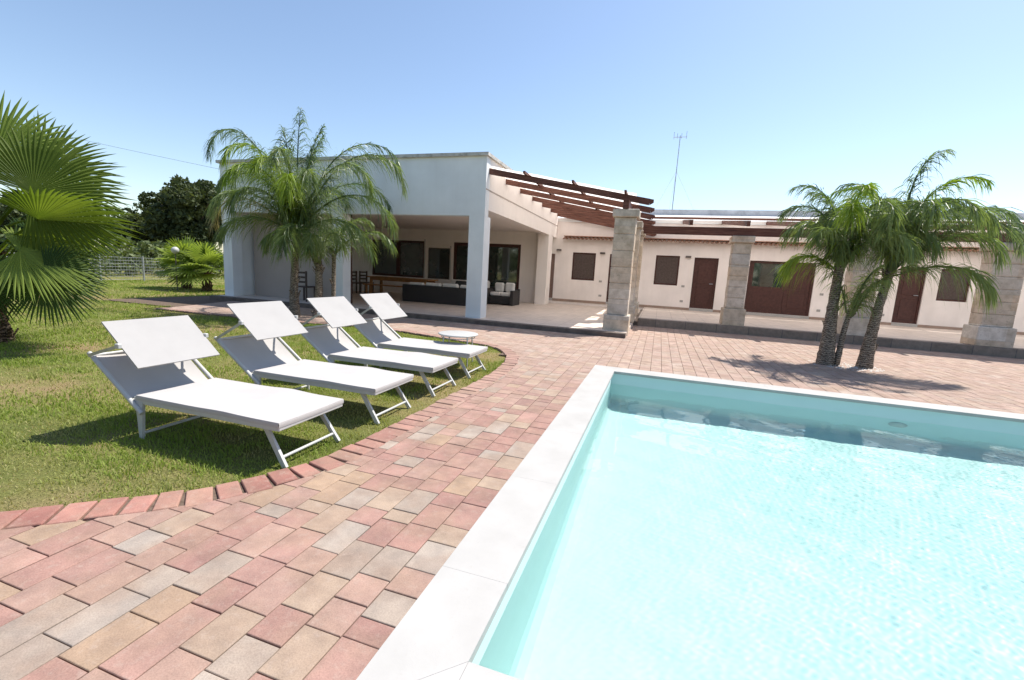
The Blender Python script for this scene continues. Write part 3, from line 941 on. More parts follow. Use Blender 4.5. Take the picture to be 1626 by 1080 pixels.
# ---------------------------------------------------------------- stone pillars
def pillar(x, y, z0, z1, w, label, bw=None, d=.52):
    bw = bw or w + .11
    t = thing('stone_pillar', label, 'pillar', (x, y + d / 2, z0), group='stone pillars of the pergola')
    h = z1 - z0; rnd = random.Random(int(x * 100 + y * 10))
    def block(nm, w, dd, za, zb, n=1):
        m = MB(); k = (zb - za) / n
        for i in range(n):
            j = rnd.uniform(-.006, .006); e = rnd.uniform(0, .008); b = .014
            x0, x1, y0, y1 = -w / 2 + j - e, w / 2 + j + e * .5, -dd / 2 + j, dd / 2 + j
            m.box(x0, x1, y0, y1, za + i * k + .001, za + (i + 1) * k - .001, b)
        return m.build(nm, M['stone'], t)
    block('plinth', bw, d + .06, 0, .47, 1)
    block('shaft', w, d - .06, .47, h - .18, 6)
    block('capital', bw, d + .06, h - .18, h, 1)
    return t
pillar(-.89, 10.75, 0.0, 2.90, .47, 'weathered stone pillar at the front corner of the side pergola, nearest the pool', d=.54)
pillar(-.89, 13.0, .1, 2.90, .47, 'stone pillar half hidden directly behind the front corner pillar', d=.54)
pillar(-.89, 15.3, .1, 2.90, .47, 'farthest stone pillar in the line running from the front corner pillar to the wing')
pillar(2.0, 13.42, .21, 2.62, .44, 'honey stone pillar between the narrow brown door and the wide brown door')
pillar(4.86, 13.42, .21, 2.62, .56, 'stone pillar behind the trunks of the palms near the pool')
pillar(7.60, 13.42, .21, 2.62, .60, 'pale stone pillar at the right edge of the photo')

# ---------------------------------------------------------------- pergolas
def side_pergola():
    t = thing('side_pergola', 'dark wooden pergola sloping down from the white house to the stone pillars', 'pergola', (-.9, 10.9, 0))
    zx = lambda x: 3.81 + (x + 4.36) * (3.07 - 3.81) / 4.0
    for y in (10.92, 12.2, 13.55, 14.93, 16.25, 17.6, 18.8):
        m = MB(); m.obox((-4.36, y, zx(-4.36)), (-.40, y, zx(-.40)), .08, .135)
        # chamfered tail
        p = Vector((-.40, y, zx(-.40)))
        m.add([(p.x, y - .04, p.z - .066), (p.x, y + .04, p.z - .066), (p.x, y + .04, p.z + .066), (p.x, y - .04, p.z + .066), (p.x + .09, y - .04, p.z - .01), (p.x + .09, y + .04, p.z - .01), (p.x + .09, y + .04, p.z + .05), (p.x + .09, y - .04, p.z + .05)],
              [(4, 5, 6, 7), (0, 4, 7, 3), (1, 2, 6, 5), (0, 1, 5, 4), (3, 7, 6, 2)])
        wb(m, 'rafter', M['beam_wood'], t)
    wb(MB().box(-.965, -.835, 10.70, 18.95, 2.902, 3.095), 'purlin', M['beam_wood'], t)
    for x in (-3.36, -2.16, -.94):
        wb(MB().obox((x, 10.70, zx(x) + .098), (x, 18.95, zx(x) + .098), .05, .06), 'batten', M['beam_wood'], t)
    m = MB(); a, b = -4.31, -.72
    v = [(a, 11.0, zx(a) + .145), (b, 11.0, zx(b) + .145), (b, 18.95, zx(b) + .145), (a, 18.95, zx(a) + .145)]
    m.grid([[tuple(Vector(v[0]).lerp(Vector(v[1]), i / 12).lerp(Vector(v[3]).lerp(Vector(v[2]), i / 12), j / 24) - Vector((0, 0, .012 * math.sin(math.pi * i / 12 * 3) ** 2))) for i in range(13)] for j in range(25)])
    wb(m, 'canvas_cover', M['canvas'], t)
side_pergola()
def rear_pergola():
    t = thing('rear_pergola', 'long low brown wooden pergola running along the front of the cream wing', 'pergola', (4, 13.4, 0))
    wb(MB().box(-.58, 16, 13.45, 13.59, 2.622, 2.83), 'beam', M['beam_wood'], t)
    zy = lambda y: 2.93 + (y - 13.25) * .70 / 5.7
    for x in (.65, 2.04, 3.54, 5.0, 6.45, 7.9, 9.4, 10.9, 12.4, 13.9):
        m = MB().obox((x, 13.2, zy(13.2) - .01), (x, 18.94, zy(18.94) - .01), .08, .14)
        wb(m, 'rafter', M['beam_wood'], t)
    for y in (14.9, 16.6):
        wb(MB().box(-.4, 15.9, y - .03, y + .03, zy(y) + .078, zy(y) + .135), 'batten', M['beam_wood'], t)
    m = MB(); a, b = 13.75, 18.9
    v = [(-.4, a, zy(a) + .15), (15.9, a, zy(a) + .15), (15.9, b, zy(b) + .15), (-.4, b, zy(b) + .15)]
    m.grid([[tuple(Vector(v[0]).lerp(Vector(v[1]), i / 40).lerp(Vector(v[3]).lerp(Vector(v[2]), i / 40), j / 8)) for i in range(41)] for j in range(9)])
    wb(m, 'canvas_cover', M['canvas'], t)
rear_pergola()

# ---------------------------------------------------------------- antenna on the wing
def antenna():
    t = thing('antenna', 'thin television antenna mast standing up behind the roof of the low wing', 'antenna', (.2, 22, 3.56))
    MB().tube([(0, 0, 0), (.02, 0, 3.95)], [.022, .016]).build('mast', M['steel'], t)
    m = MB().tube([(-.26, 0, 4.05), (.30, 0, 4.05)], .012); m.tube([(.02, 0, 3.9), (.02, 0, 4.12)], .016); b = m.build('boom', M['steel'], t)
    for x, h in ((-.24, .22), (-.1, .16), (.08, .17), (.28, .24)):
        MB().tube([(x, -.2, 4.05 - h * .1), (x, 0, 4.05), (x, .2, 4.05)], .007, 6).tube([(x, 0, 4.05 - h * .35), (x, 0, 4.05 + h)], .010, 6).build('element', M['steel'], b)
    m = MB()
    for k in range(3):
        g = 2.1 * k + .4; m.tube([(0.015, 0, 2.6), (1.6 * math.cos(g), 1.6 * math.sin(g), 0.05)], .004, 5)
    m.build('guy_wire', M['steel'], t)
antenna()

# ---------------------------------------------------------------- sun loungers
def lounger(x, y, label, dz=0.0, tilt=0.0, rz=0.0):
    t = thing('sun_lounger', label, 'sun lounger', (x, y, -.03), rz, 'white sun loungers with sunshades in a row on the lawn')
    Wd = .63; L = 1.33; zb = .33           # heights above the lawn
    # bed frame: two side rails, end apron, crossbars
    m = MB()
    for yy in (.015, Wd - .015): m.obox((-L - .02, yy, zb - .036), (-.02, yy, zb - .036), .026, .046)
    m.box(-.028, -.002, 0.004, Wd - .004, zb - .062, zb - .014, .006)
    for xx in (-.45, -.9, -1.28): m.tube([(xx, .02, zb - .045), (xx, Wd - .02, zb - .045)], .011)
    m.build('bed_frame', M['white_metal'], t)
    # bed sling wrapped over the rails, hanging a little in the middle
    nx, ny = 22, 12
    def bedz(u, v):
        return zb - .010 * math.sin(math.pi * v) * (.4 + .6 * math.sin(math.pi * u)) + .012 * math.exp(-((u - .62) / .12) ** 2) * (.5 + .5 * v)
    top = [[(-L * (1 - i / nx), .002 + (Wd - .004) * j / ny, bedz(i / nx, j / ny)) for j in range(ny + 1)] for i in range(nx + 1)]
    m = MB(); m.grid(top, flip=True)
    m.grid([[(p[0], p[1], p[2]) for p in top[-1]], [(p[0] + .004, p[1], p[2] - .014) for p in top[-1]], [(p[0] + .001, p[1], p[2] - .034) for p in top[-1]]], flip=True)
    for j, s in ((0, -1), (ny, 1)):
        e = [top[i][j] for i in range(nx + 1)]
        m.grid([e, [(p[0], p[1] + s * .004, p[2] - .012) for p in e], [(p[0], p[1] + s * .002, p[2] - .034) for p in e]], flip=(s > 0))
    m.grid([[(p[0], p[1], p[2] - .006) for p in r] for r in top])
    m.build('bed_sling', M['sling'], t)
    # backrest: two rails and a top bar
    a = Vector((-1.255, 0, .205)); b = Vector((-1.785, 0, .60)); d = (b - a).normalized()
    m = MB()
    for yy in (-.012, Wd + .012): m.tube([(a.x, yy, a.z), (b.x, yy, b.z)], .0165, 10)
    m.tube([(b.x + .02, -.012, b.z - .02), (b.x + .02, Wd + .012, b.z - .02)], .012)
    m.tube([(a.x + d.x * .14, -.01, a.z + d.z * .14), (a.x + d.x * .14, Wd + .01, a.z + d.z * .14)], .010)
    m.build('backrest_frame', M['white_metal'], t)
    P = []
    nrm = Vector((d.z, 0, -d.x))
    for i in range(15):
        u = i / 14; s = .17 + u * .47
        row = []
        for j in range(13):
            v = j / 12
            sag = .055 * math.sin(math.pi * v) ** .7 * math.sin(math.pi * (.12 + .88 * u) * .93) + .012 * (1 - u)
            p = a + d * s - nrm * sag
            row.append((p.x, .012 + (Wd - .024) * v, p.z))
        P.append(row)
    m = MB(); m.grid(P); m.grid([[(p[0] - .003, p[1], p[2] - .004) for p in r] for r in P], flip=True)
    m.build('backrest_sling', M['sling'], t)
    # legs
    for yy in (.0, Wd):
        s = -1 if yy == 0 else 1
        m = MB(); m.add([(-1.335, yy + s * .002, zb - .05), (-1.262, yy + s * .002, zb - .05), (-1.272, yy + s * .012, .0), (-1.302, yy + s * .012, .0), (-1.335, yy - s * .020, zb - .05), (-1.262, yy - s * .020, zb - .05), (-1.272, yy - s * .008, .0), (-1.302, yy - s * .008, .0)],
                        [(0, 1, 2, 3), (7, 6, 5, 4), (0, 4, 5, 1), (1, 5, 6, 2), (2, 6, 7, 3), (3, 7, 4, 0)])
        m.build('leg', M['white_metal'], t)
        ins = .075
        y2 = ins if yy == 0 else Wd - ins
        MB().obox((-.20, y2, zb - .05), (-.005, y2 + s * .02, .0), .022, .034, (1, 0, 0)).build('leg', M['white_metal'], t)
    MB().tube([(-1.287, 0.008, .045), (-1.287, Wd - .008, .045)], .011).build('stretcher', M['white_metal'], t)
    MB().tube([(-.045, .065, .062), (-.045, Wd - .065, .062)], .011).build('stretcher', M['white_metal'], t)
    # tilting sunshade on two arms
    ct = Vector((-1.452, Wd / 2, .765 + dz)); hl = .235; th = R(41) + tilt
    u = Vector((-math.cos(th), 0, math.sin(th))); n = Vector((math.sin(th), 0, math.cos(th)))
    m = MB(); hw = Wd / 2 + .004
    rows = []
    for i in range(9):
        s = -hl + 2 * hl * i / 8
        rows.append([tuple(ct + u * s + Vector((0, -hw + 2 * hw * j / 8, 0)) + n * (-.010 * math.sin(math.pi * j / 8) * math.sin(math.pi * i / 8))) for j in range(9)])
    m.grid(rows, flip=True); m.grid([[tuple(Vector(p) - n * .011) for p in r] for r in rows])
    for e, fl in ((rows[0], False), (rows[-1], True), ([r[0] for r in rows], True), ([r[-1] for r in rows], False)):
        m.grid([e, [tuple(Vector(p) - n * .011) for p in e]], flip=not fl)
    sh = m.build('sunshade', M['shade_cloth'], t)
    for s in (-1, 1):
        q = ct + u * (-.01) + Vector((0, s * (hw + .012), 0)) - n * .005
        p = b + Vector((.02, 0, -.015)); p.y = -.03 if s < 0 else Wd + .03
        MB().obox(p, q, .008, .022).build('arm', M['steel'], t)
        MB().box(q.x - .02, q.x + .02, q.y - .014, q.y + .014, q.z - .016, q.z + .02, .004).build('clip', M['white_metal'], sh)
    return t
lounger(-2.245, 2.17, 'white sun lounger nearest the camera, largest of the four, with lowest sunshade', -.07)
lounger(-2.205, 3.15, 'second white sun lounger counted from the camera, between the largest one and the third', .015)
lounger(-2.185, 4.135, 'third white sun lounger counted from the camera, next to the farthest one', .03)
lounger(-2.18, 5.085, 'white sun lounger farthest from the camera, beside the small round table', .045, .02)

def side_table():
    t = thing('side_table', 'small round white metal table on the grass tip behind the farthest lounger', 'table', (-2.70, 5.86, -.03))
    MB().lathe([(0, .428), (.27, .428), (.285, .436), (.29, .445), (.285, .453), (.27, .456), (0, .456)], n=36).build('tabletop', M['white_metal'], t)
    for k in range(4):
        g = R(45 + 90 * k + 12)
        MB().tube([(.24 * math.cos(g), .24 * math.sin(g), .43), (.265 * math.cos(g), .265 * math.sin(g), 0)], .011).build('leg', M['white_metal'], t)
    MB().tube([(.24 * math.cos(R(57 + 20 * k)), .24 * math.sin(R(57 + 20 * k)), .40) for k in range(19)], .006, 6).build('ring', M['white_metal'], t)
side_table()

# ---------------------------------------------------------------- furniture on the covered terrace
def sofa(x0, x1, y0, y1, face, label, name='sofa', ncush=3, group=None, back=True, ch=.84):
    """wicker sofa; face=-1 looks to the camera (back away), +1 looks away (back to the camera)"""
    t = thing(name, label, 'sofa' if x1 - x0 > 1.2 else 'armchair', ((x0 + x1) / 2, (y0 + y1) / 2, .1), group=group)
    hx, hy = (x1 - x0) / 2, (y1 - y0) / 2
    m = MB(); m.box(-hx + .12, hx - .12, -hy + .1, hy - .1, .04, .32, .01); m.build('seat_base', M['wicker'], t)
    yb0, yb1 = (-hy, -hy + .12) if face > 0 else (hy - .12, hy)
    MB().box(-hx, hx, yb0, yb1, .0, .60, .012).build('backrest', M['wicker'], t)
    for s in (-1, 1):
        MB().box(min(s * hx, s * (hx - .12)), max(s * hx, s * (hx - .12)), -hy + (.121 if face > 0 else 0), hy - (.121 if face < 0 else 0), .0, .55, .012).build('armrest', M['wicker'], t)
    k = (2 * hx - .26) / ncush
    for i in range(ncush):
        a = -hx + .13 + i * k + .01; b = a + k - .02
        MB().box(a, b, -hy + .13, hy - .13, .322, .46, .035).build('seat_cushion', M['cushion'], t)
        c0, c1 = (yb1 + .003, yb1 + .17) if face > 0 else (yb0 - .17, yb0 - .003)
        MB().box(a + .02, b - .02, c0, c1, .463, ch - random.uniform(0, .05), .05).build('back_cushion', M['cushion'], t)
    return t
sofa(-8.67, -5.75, 13.95, 14.8, 1, 'long charcoal wicker sofa seen from its back on the covered terrace', ncush=4, ch=.72)
sofa(-8.35, -6.35, 16.35, 17.15, -1, 'wicker sofa with white cushions facing the pool, behind the long charcoal sofa', ncush=2)
sofa(-6.12, -5.02, 15.5, 16.35, -1, 'wicker armchair with two white cushions just right of the front column', 'armchair', 2)
MB().box(-.24, .24, -.07, .07, -.17, .17, .05).build('cushion', M['dark_cushion'], None, 'dark square cushion leaning on the white cushions behind the long sofa', 'cushion', loc=(-7.35, 16.03, .71)).rotation_euler = (R(-12), 0, 0)
def dining_table():
    t = thing('dining_table', 'long amber wooden dining table on the covered terrace left of the sofas', 'table', (-10.0, 16.1, .1))
    m = MB()
    for k in range(5): m.box(-1.4, 1.4, -.45 + k * .18 + .003, -.45 + (k + 1) * .18 - .003, .70, .745, .006)
    m.build('tabletop', M['amber_wood'], t)
    MB().box(-1.3, 1.3, -.36, -.335, .60, .699).box(-1.3, 1.3, .335, .36, .60, .699).build('apron', M['amber_wood'], t)
    for sx in (-1, 1):
        for sy in (-1, 1): MB().box(sx * 1.25 - .045, sx * 1.25 + .045, sy * .35 - .045, sy * .35 + .045, 0, .698, .006).build('leg', M['amber_wood'], t)
dining_table()
def bench(x, y, label):
    t = thing('bench', label, 'bench', (x, y, .1), group='benches at the dining table')
    m = MB()
    for k in range(2): m.box(-1.25, 1.25, -.17 + k * .175, -.17 + (k + 1) * .175 - .006, .41, .45, .005)
    m.build('seat', M['amber_wood'], t)
    for sx in (-1, 1):
        for sy in (-1, 1): MB().box(sx * 1.1 - .03, sx * 1.1 + .03, sy * .12 - .03, sy * .12 + .03, 0, .409, .004).build('leg', M['amber_wood'], t)
bench(-10.0, 15.35, 'amber wooden bench on the near side of the long dining table')
def chair(x, y, rz, label, mat='dark_chair', group='dark chairs at the left end of the dining table'):
    t = thing('chair', label, 'chair', (x, y, .1), rz, group)
    MB().box(-.22, .22, -.22, .22, .42, .46, .01).build('seat', M[mat], t)
    m = MB(); m.box(-.22, -.17, .18, .22, .461, .92); m.box(.17, .22, .18, .22, .461, .92)
    for z in (.56, .70, .84): m.box(-.17, .17, .19, .215, z, z + .06)
    m.build('backrest', M[mat], t)
    for sx in (-1, 1):
        for sy in (-1, 1): MB().box(sx * .19 - .02, sx * .19 + .02, sy * .19 - .02, sy * .19 + .02, 0, .419).build('leg', M[mat], t)
chair(-11.75, 15.6, R(100), 'dark slatted chair at the near left corner of the dining table')
chair(-11.95, 16.4, R(80), 'dark slatted chair at the far left corner of the dining table')
chair(-10.35, 11.15, R(185), 'dark open backed chair against the grey recessed wall beside the palm trunk', group=None)

# ---------------------------------------------------------------- feather palms
def wo(o, parent):
    o.location = -parent.location
    return o
def frond(parent, org, az, el, L, droop, mat, leaf=.42, n=50, rnd=None, curl=0.0, rag=.0, wid=.0078, pw=1.7):
    rnd = rnd or random; n = int(n * 1.85 + L * 18); leaf *= 1.32 if el < 80 or droop > 60 else 1.75
    N = 26; az = R(az); P = [np.array(org, float)]; T = []
    for i in range(N):
        s = i / N
        e = R(el - droop * s ** pw); a = az + R(curl) * s
        d = np.array([math.cos(e) * math.cos(a), math.cos(e) * math.sin(a), math.sin(e)])
        T.append(d); P.append(P[-1] + d * L / N)
    T.append(T[-1])
    V = []; F = []
    # rachis: square section
    for i, p in enumerate(P):
        t = T[i]; s = np.cross(t, [0, 0, 1]); s = s / (np.linalg.norm(s) + 1e-9); u = np.cross(s, t)
        r = .020 * (1 - i / N) ** .8 + .003
        for a, b in ((-1, -.6), (1, -.6), (1, .6), (-1, .6)): V.append(p + s * a * r + u * b * r)
    for i in range(N):
        for k in range(4):
            a, b = i * 4 + k, i * 4 + (k + 1) % 4
            F += [(a, b, b + 4), (a, b + 4, a + 4)]
    for k in range(n):
        s = .10 + .90 * (k + rnd.random() * .8) / n
        if rnd.random() < rag: continue
        i = min(int(s * N), N - 1); f = s * N - i
        p = P[i] * (1 - f) + P[i + 1] * f; t = T[i]
        sd = np.cross(t, [0, 0, 1]); sd = sd / (np.linalg.norm(sd) + 1e-9); u = np.cross(sd, t)
        l0 = leaf * (math.sin(math.pi * min(1, .16 + .80 * s ** .9)) ** .6) * (.75 + .35 * rnd.random())
        for side in (-1, 1):
            fw = R(28 + 30 * s + rnd.uniform(-14, 14)); ro = R(rnd.choice((-28, 8, 38)) + rnd.uniform(-14, 14))
            d = sd * side * math.cos(fw) * math.cos(ro) + u * math.cos(fw) * math.sin(ro) + t * math.sin(fw)
            d = d / np.linalg.norm(d); g = rnd.uniform(.5, 1.15); l = l0 * rnd.uniform(.85, 1.1)
            def pt(q): return p + d * l * q * (1 - .18 * g * q) + np.array([0, 0, -1]) * l * g * q * q
            w = np.cross(d, t); w = w + np.array([rnd.uniform(-.4, .4) for _ in range(3)]); w = w / np.linalg.norm(w) * wid * rnd.uniform(.75, 1.25)
            b = len(V)
            q1, q2, q3 = pt(.0), pt(.42), pt(1.0); q25 = pt(.75)
            V += [q1 - w * .5, q1 + w * .5, q2 + w, q2 - w, q25 + w * .7, q25 - w * .7, q3]
            F += [(b, b + 1, b + 2), (b, b + 2, b + 3), (b + 3, b + 2, b + 4), (b + 3, b + 4, b + 5), (b + 5, b + 4, b + 6)]
    return wo(np_mesh('frond', np.array(V), F, mat, parent), parent)

def trunk_mesh(name, pts, rad, mat, parent, n=14, boots=0, seed=1):
    rnd = random.Random(seed)
    P = [Vector(p) for p in pts]
    # resample
    Q = []; Rr = []
    for i in range(len(P) - 1):
        for k in range(8):
            t = k / 8; Q.append(P[i].lerp(P[i + 1], t)); Rr.append((rad[i] * (1 - t) + rad[i + 1] * t) * (1 + .07 * (k % 2) + rnd.uniform(-.05, .05)))
    Q.append(P[-1]); Rr.append(rad[-1])
    m = MB(); m.tube(Q, Rr, n)
    for b in range(boots):          # old leaf bases standing off the trunk
        t = rnd.uniform(.0, 1) ** .8; i = min(int(t * (len(Q) - 1)), len(Q) - 2); g = rnd.uniform(0, 6.28); r = Rr[i]
        p = Q[i] + Vector((math.cos(g) * r * .85, math.sin(g) * r * .85, 0)); q = p + Vector((math.cos(g) * .07, math.sin(g) * .07, rnd.uniform(.08, .2)))
        m.obox(p, q, .05, .014, (math.cos(g), math.sin(g), .2))
    return wo(m.build(name, mat, parent), parent)

def feather_palm(label, base, trunk_pts, rad, fronds, seed, leaf=.42, group=None, n=50, boots=10):
    t = thing('feather_palm', label, 'palm tree', base, group=group)
    rnd = random.Random(seed)
    trunk_mesh('trunk', trunk_pts, rad, M['palm_trunk'], t, boots=boots, seed=seed)
    top = np.array(trunk_pts[-1])
    for f in fronds:
        az, el, L, dr = f[:4]; mat = f[4] if len(f) > 4 else 'frond'; curl = f[5] if len(f) > 5 else rnd.uniform(-14, 14)
        rag = .35 if mat == 'frond_dry' else .06
        org = top + np.array([math.cos(R(az)) * .05, math.sin(R(az)) * .05, rnd.uniform(-.12, .04)])
        frond(t, org, az, el, L, dr, M[mat], leaf, n, rnd, curl, rag, pw=f[6] if len(f) > 6 else 1.9)
    return t
GL = 'feather palms growing in front of the white house'
# left clump, in front of the house
feather_palm('tall feather palm with arching fronds and grey trunk in front of the white house', (-8.25, 8.55, -.03),
             [(-8.25, 8.55, -.03), (-8.28, 8.56, .6), (-8.24, 8.57, 1.3), (-8.2, 8.58, 2.0)], [.12, .09, .08, .075],
             [(178, 66, 4.3, 165, 'frond_dark', 2, 3.2), (166, 55, 3.5, 150, 'frond_dark', 6, 2.6), (183, 40, 3.0, 135, 'frond_dry', 0, 2.2), (205, 26, 2.0, 110, 'frond'),
              (112, 88, 2.85, 14, 'frond_dark', 0), (60, 85, 2.7, 24, 'frond_dark', 0), (80, 83, 2.5, 30, 'frond_dark', 0), (160, 86, 2.5, 22, 'frond_dark', 0), (18, 70, 3.8, 155, 'frond_dark', -5, 2.6), (6, 62, 3.9, 160, 'frond', 0, 2.4), (-12, 58, 3.4, 155, 'frond', 0, 2.3),
              (-4, 38, 3.3, 120, 'frond', 0), (-14, 22, 2.7, 98, 'frond'), (255, 76, 2.4, 165, 'frond_young', 0, 2.2), (285, 78, 2.5, 165, 'frond_young', 0, 2.2), (308, 68, 2.4, 160, 'frond_young', 0, 2.0), (270, 56, 2.2, 150, 'frond', 0, 1.9), (235, 60, 2.2, 150, 'frond'), (262, 80, 2.8, 168, 'frond_young', 0, 2.4), (300, 80, 2.7, 166, 'frond', 0, 2.3), (325, 74, 2.5, 160, 'frond', 0, 2.2), (215, 74, 2.4, 160, 'frond', 0, 2.2),
              (90, 64, 2.9, 135, 'frond_dark'), (135, 66, 3.0, 140, 'frond_dark'), (45, 64, 3.0, 140, 'frond_dark'), (305, 14, 1.6, 95, 'frond')], 21, .46, GL, 56)
feather_palm('shorter feather palm leaning beside the tall one in front of the white house', (-7.78, 8.75, -.03),
             [(-7.78, 8.75, -.03), (-7.72, 8.76, .7), (-7.74, 8.78, 1.35)], [.10, .082, .07],
             [(200, 60, 1.5, 140), (330, 66, 1.7, 150), (270, 70, 1.7, 155), (300, 60, 1.6, 145), (240, 60, 1.5, 145), (100, 70, 1.6, 120, 'frond_dark')], 22, .40, GL, 46)
feather_palm('slender young feather palm with a thin stem beside the mid column of the house', (-7.52, 9.0, 0.0),
             [(-7.52, 9.0, -.02), (-7.50, 9.0, .7), (-7.48, 9.0, 1.6)], [.055, .05, .045],
             [(10, 76, 1.3, 120), (190, 76, 1.2, 120), (90, 80, 1.3, 110), (-6, 40, 1.9, 105)], 23, .38, GL, 44, 2)
GR = 'feather palms growing in the paving beyond the pool'
feather_palm('feather palm with thick trunk in the paving beyond the pool, left of its pair', (3.0, 9.37, 0),
             [(3.0, 9.37, -.02), (2.99, 9.38, .5), (2.98, 9.39, 1.1), (2.99, 9.40, 1.8)], [.15, .105, .082, .07],
             [(184, 40, 1.0, 140, 'frond_young', 5), (176, 74, 1.4, 165, 'frond', 0, 2.4), (200, 76, 1.35, 165, 'frond', 0, 2.3), (150, 80, 1.75, 140, 'frond_dark', 0, 2.4), (120, 85, 1.8, 90, 'frond_dark', 0, 2.2), (255, 76, 1.7, 168, 'frond_young', 0, 2.3), (285, 80, 1.8, 165, 'frond', 0, 2.4),
              (320, 76, 1.8, 165, 'frond', 0, 2.4), (350, 78, 1.9, 155, 'frond', 0, 2.4), (30, 82, 1.9, 120, 'frond_dark', 0, 2.2), (75, 84, 1.9, 100, 'frond_dark'), (228, 70, 1.3, 160, 'frond', 0, 2.2), (300, 58, 1.5, 150), (340, 60, 1.6, 150), (140, 84, 2.0, 105, 'frond_dark', 0, 2.6), (95, 70, 1.7, 135, 'frond_dark'), (265, 84, 1.9, 140, 'frond_young', 0, 2.6)], 31, .40, GR, 50, 8)
feather_palm('slender side stem palm pressed against the thick trunk of the left palm beyond the pool', (3.16, 9.33, 0),
             [(3.16, 9.33, -.02), (3.19, 9.34, .6), (3.24, 9.35, 1.0)], [.05, .042, .035],
             [(-10, 72, 1.2, 60), (170, 76, 1.1, 50), (40, 70, 1.2, 70), (280, 66, 1.0, 70)], 32, .34, GR, 36, 2)
feather_palm('feather palm with leaning trunk in the paving beyond the pool, right of its pair', (3.6, 9.38, 0),
             [(3.6, 9.38, -.02), (3.62, 9.39, .5), (3.66, 9.39, 1.1), (3.74, 9.40, 1.75)], [.125, .086, .068, .062],
             [(20, 89, 2.25, 95, 'frond_dark', 0, 4.5), (2, 56, 2.2, 152, 'frond_dark', 0, 3.0), (-8, 50, 2.0, 145, 'frond_dark', 2, 2.6), (8, 66, 2.0, 160, 'frond', 0, 2.4), (-25, 50, 1.6, 145, 'frond', 0, 2.2), (-20, 24, 1.4, 105), (30, 78, 2.0, 140, 'frond_dark', 0, 2.6),
              (330, 76, 1.8, 165, 'frond', 0, 2.4), (300, 78, 1.8, 168, 'frond', 0, 2.4), (270, 80, 1.8, 165, 'frond', 0, 2.4), (240, 76, 1.6, 165, 'frond', 0, 2.3), (150, 76, 1.8, 145, 'frond_dark', 0, 2.3), (185, 76, 1.7, 160, 'frond', 0, 2.3), (70, 80, 1.9, 110, 'frond_dark'), (180, 84, 1.9, 120, 'frond_young', 0, 2.6), (140, 86, 2.0, 100, 'frond_dark', 0, 2.4), (352, 84, 2.0, 125, 'frond_young', 0, 2.8)], 33, .42, GR, 50, 8)

# a ring of pale cobbles round the palms in the paving
def cobble_ring():
    rnd = random.Random(4); V = []; F = []
    for k in range(170):
        g = rnd.uniform(0, 6.28); r = rnd.uniform(.1, .56)
        x, y = 3.28 + 1.05 * r * math.cos(g), 9.33 + .75 * r * math.sin(g); s = rnd.uniform(.012, .028)
        b = len(V)
        V += [(x - s, y, .0), (x, y - s, .0), (x + s, y, .0), (x, y + s, .0), (x, y, s * .8)]
        F += [(b, b + 1, b + 4), (b + 1, b + 2, b + 4), (b + 2, b + 3, b + 4), (b + 3, b, b + 4)]
    tag(np_mesh('gravel', V, F, M['cobble'], smooth=True), kind='stuff')
cobble_ring()

# ---------------------------------------------------------------- fan palms
def fan_leaf(parent, crown, hub, axis, nrm, rad, mat, spread=128, nseg=46, droop=.25, rnd=random, split=.55, tr=.016):
    crown = np.array(crown, float); hub = np.array(hub, float)
    a = np.array(axis, float); a /= np.linalg.norm(a); n = np.array(nrm, float); n = n - a * n.dot(a); n /= np.linalg.norm(n); b = np.cross(n, a)
    V = []; F = []
    # petiole: curved strip tube
    mid = (crown + hub) / 2 + np.array([0, 0, .10 * np.linalg.norm(hub - crown)])
    N = 8; pr = None
    for i in range(N + 1):
        t = i / N; p = crown * (1 - t) ** 2 + 2 * mid * t * (1 - t) + hub * t * t
        d = 2 * (mid - crown) * (1 - t) + 2 * (hub - mid) * t; d /= np.linalg.norm(d)
        s = np.cross(d, [0, 0, 1]); s /= np.linalg.norm(s) + 1e-9; u = np.cross(s, d); r = tr * (1.5 - .8 * t)
        for x, y in ((-1, -.4), (1, -.4), (1, .5), (-1, .5)): V.append(p + s * x * r + u * y * r)
    for i in range(N):
        for k in range(4):
            p, q = i * 4 + k, i * 4 + (k + 1) % 4; F += [(p, q, q + 4), (p, q + 4, p + 4)]
    dphi = 2 * R(spread) / nseg
    down = np.array([0, 0, -1.])
    for i in range(nseg):
        ph = -R(spread) + (i + .5) * dphi
        r = rad * (.72 + .28 * math.cos(ph * .62)) * rnd.uniform(.94, 1.05)
        cup = .10 * r * (1 - math.cos(ph))
        def pt(q, off, rise):
            g = ph + off
            d = a * math.cos(g) + b * math.sin(g)
            return hub + d * r * q + n * (rise * r - cup * q * .6) + down * droop * r * max(0, q - .3) ** 2 * (1 + .4 * wob)
        wob = rnd.uniform(-1, 1); tw = rnd.uniform(-.012, .012)
        base = len(V)
        V += [hub, pt(split, -dphi / 2, 0), pt(split, 0, .016), pt(split, dphi / 2, 0),
              pt(.80, -dphi * .24 + tw, 0), pt(.80, tw, .008), pt(.80, dphi * .24 + tw, 0), pt(1.0, tw * 2, 0)]
        F += [(base, base + 1, base + 2), (base, base + 2, base + 3), (base + 1, base + 4, base + 5), (base + 1, base + 5, base + 2), (base + 2, base + 5, base + 6), (base + 2, base + 6, base + 3),
              (base + 4, base + 7, base + 5), (base + 5, base + 7, base + 6)]
    return wo(np_mesh('fan_leaf', np.array(V), F, mat, parent), parent)
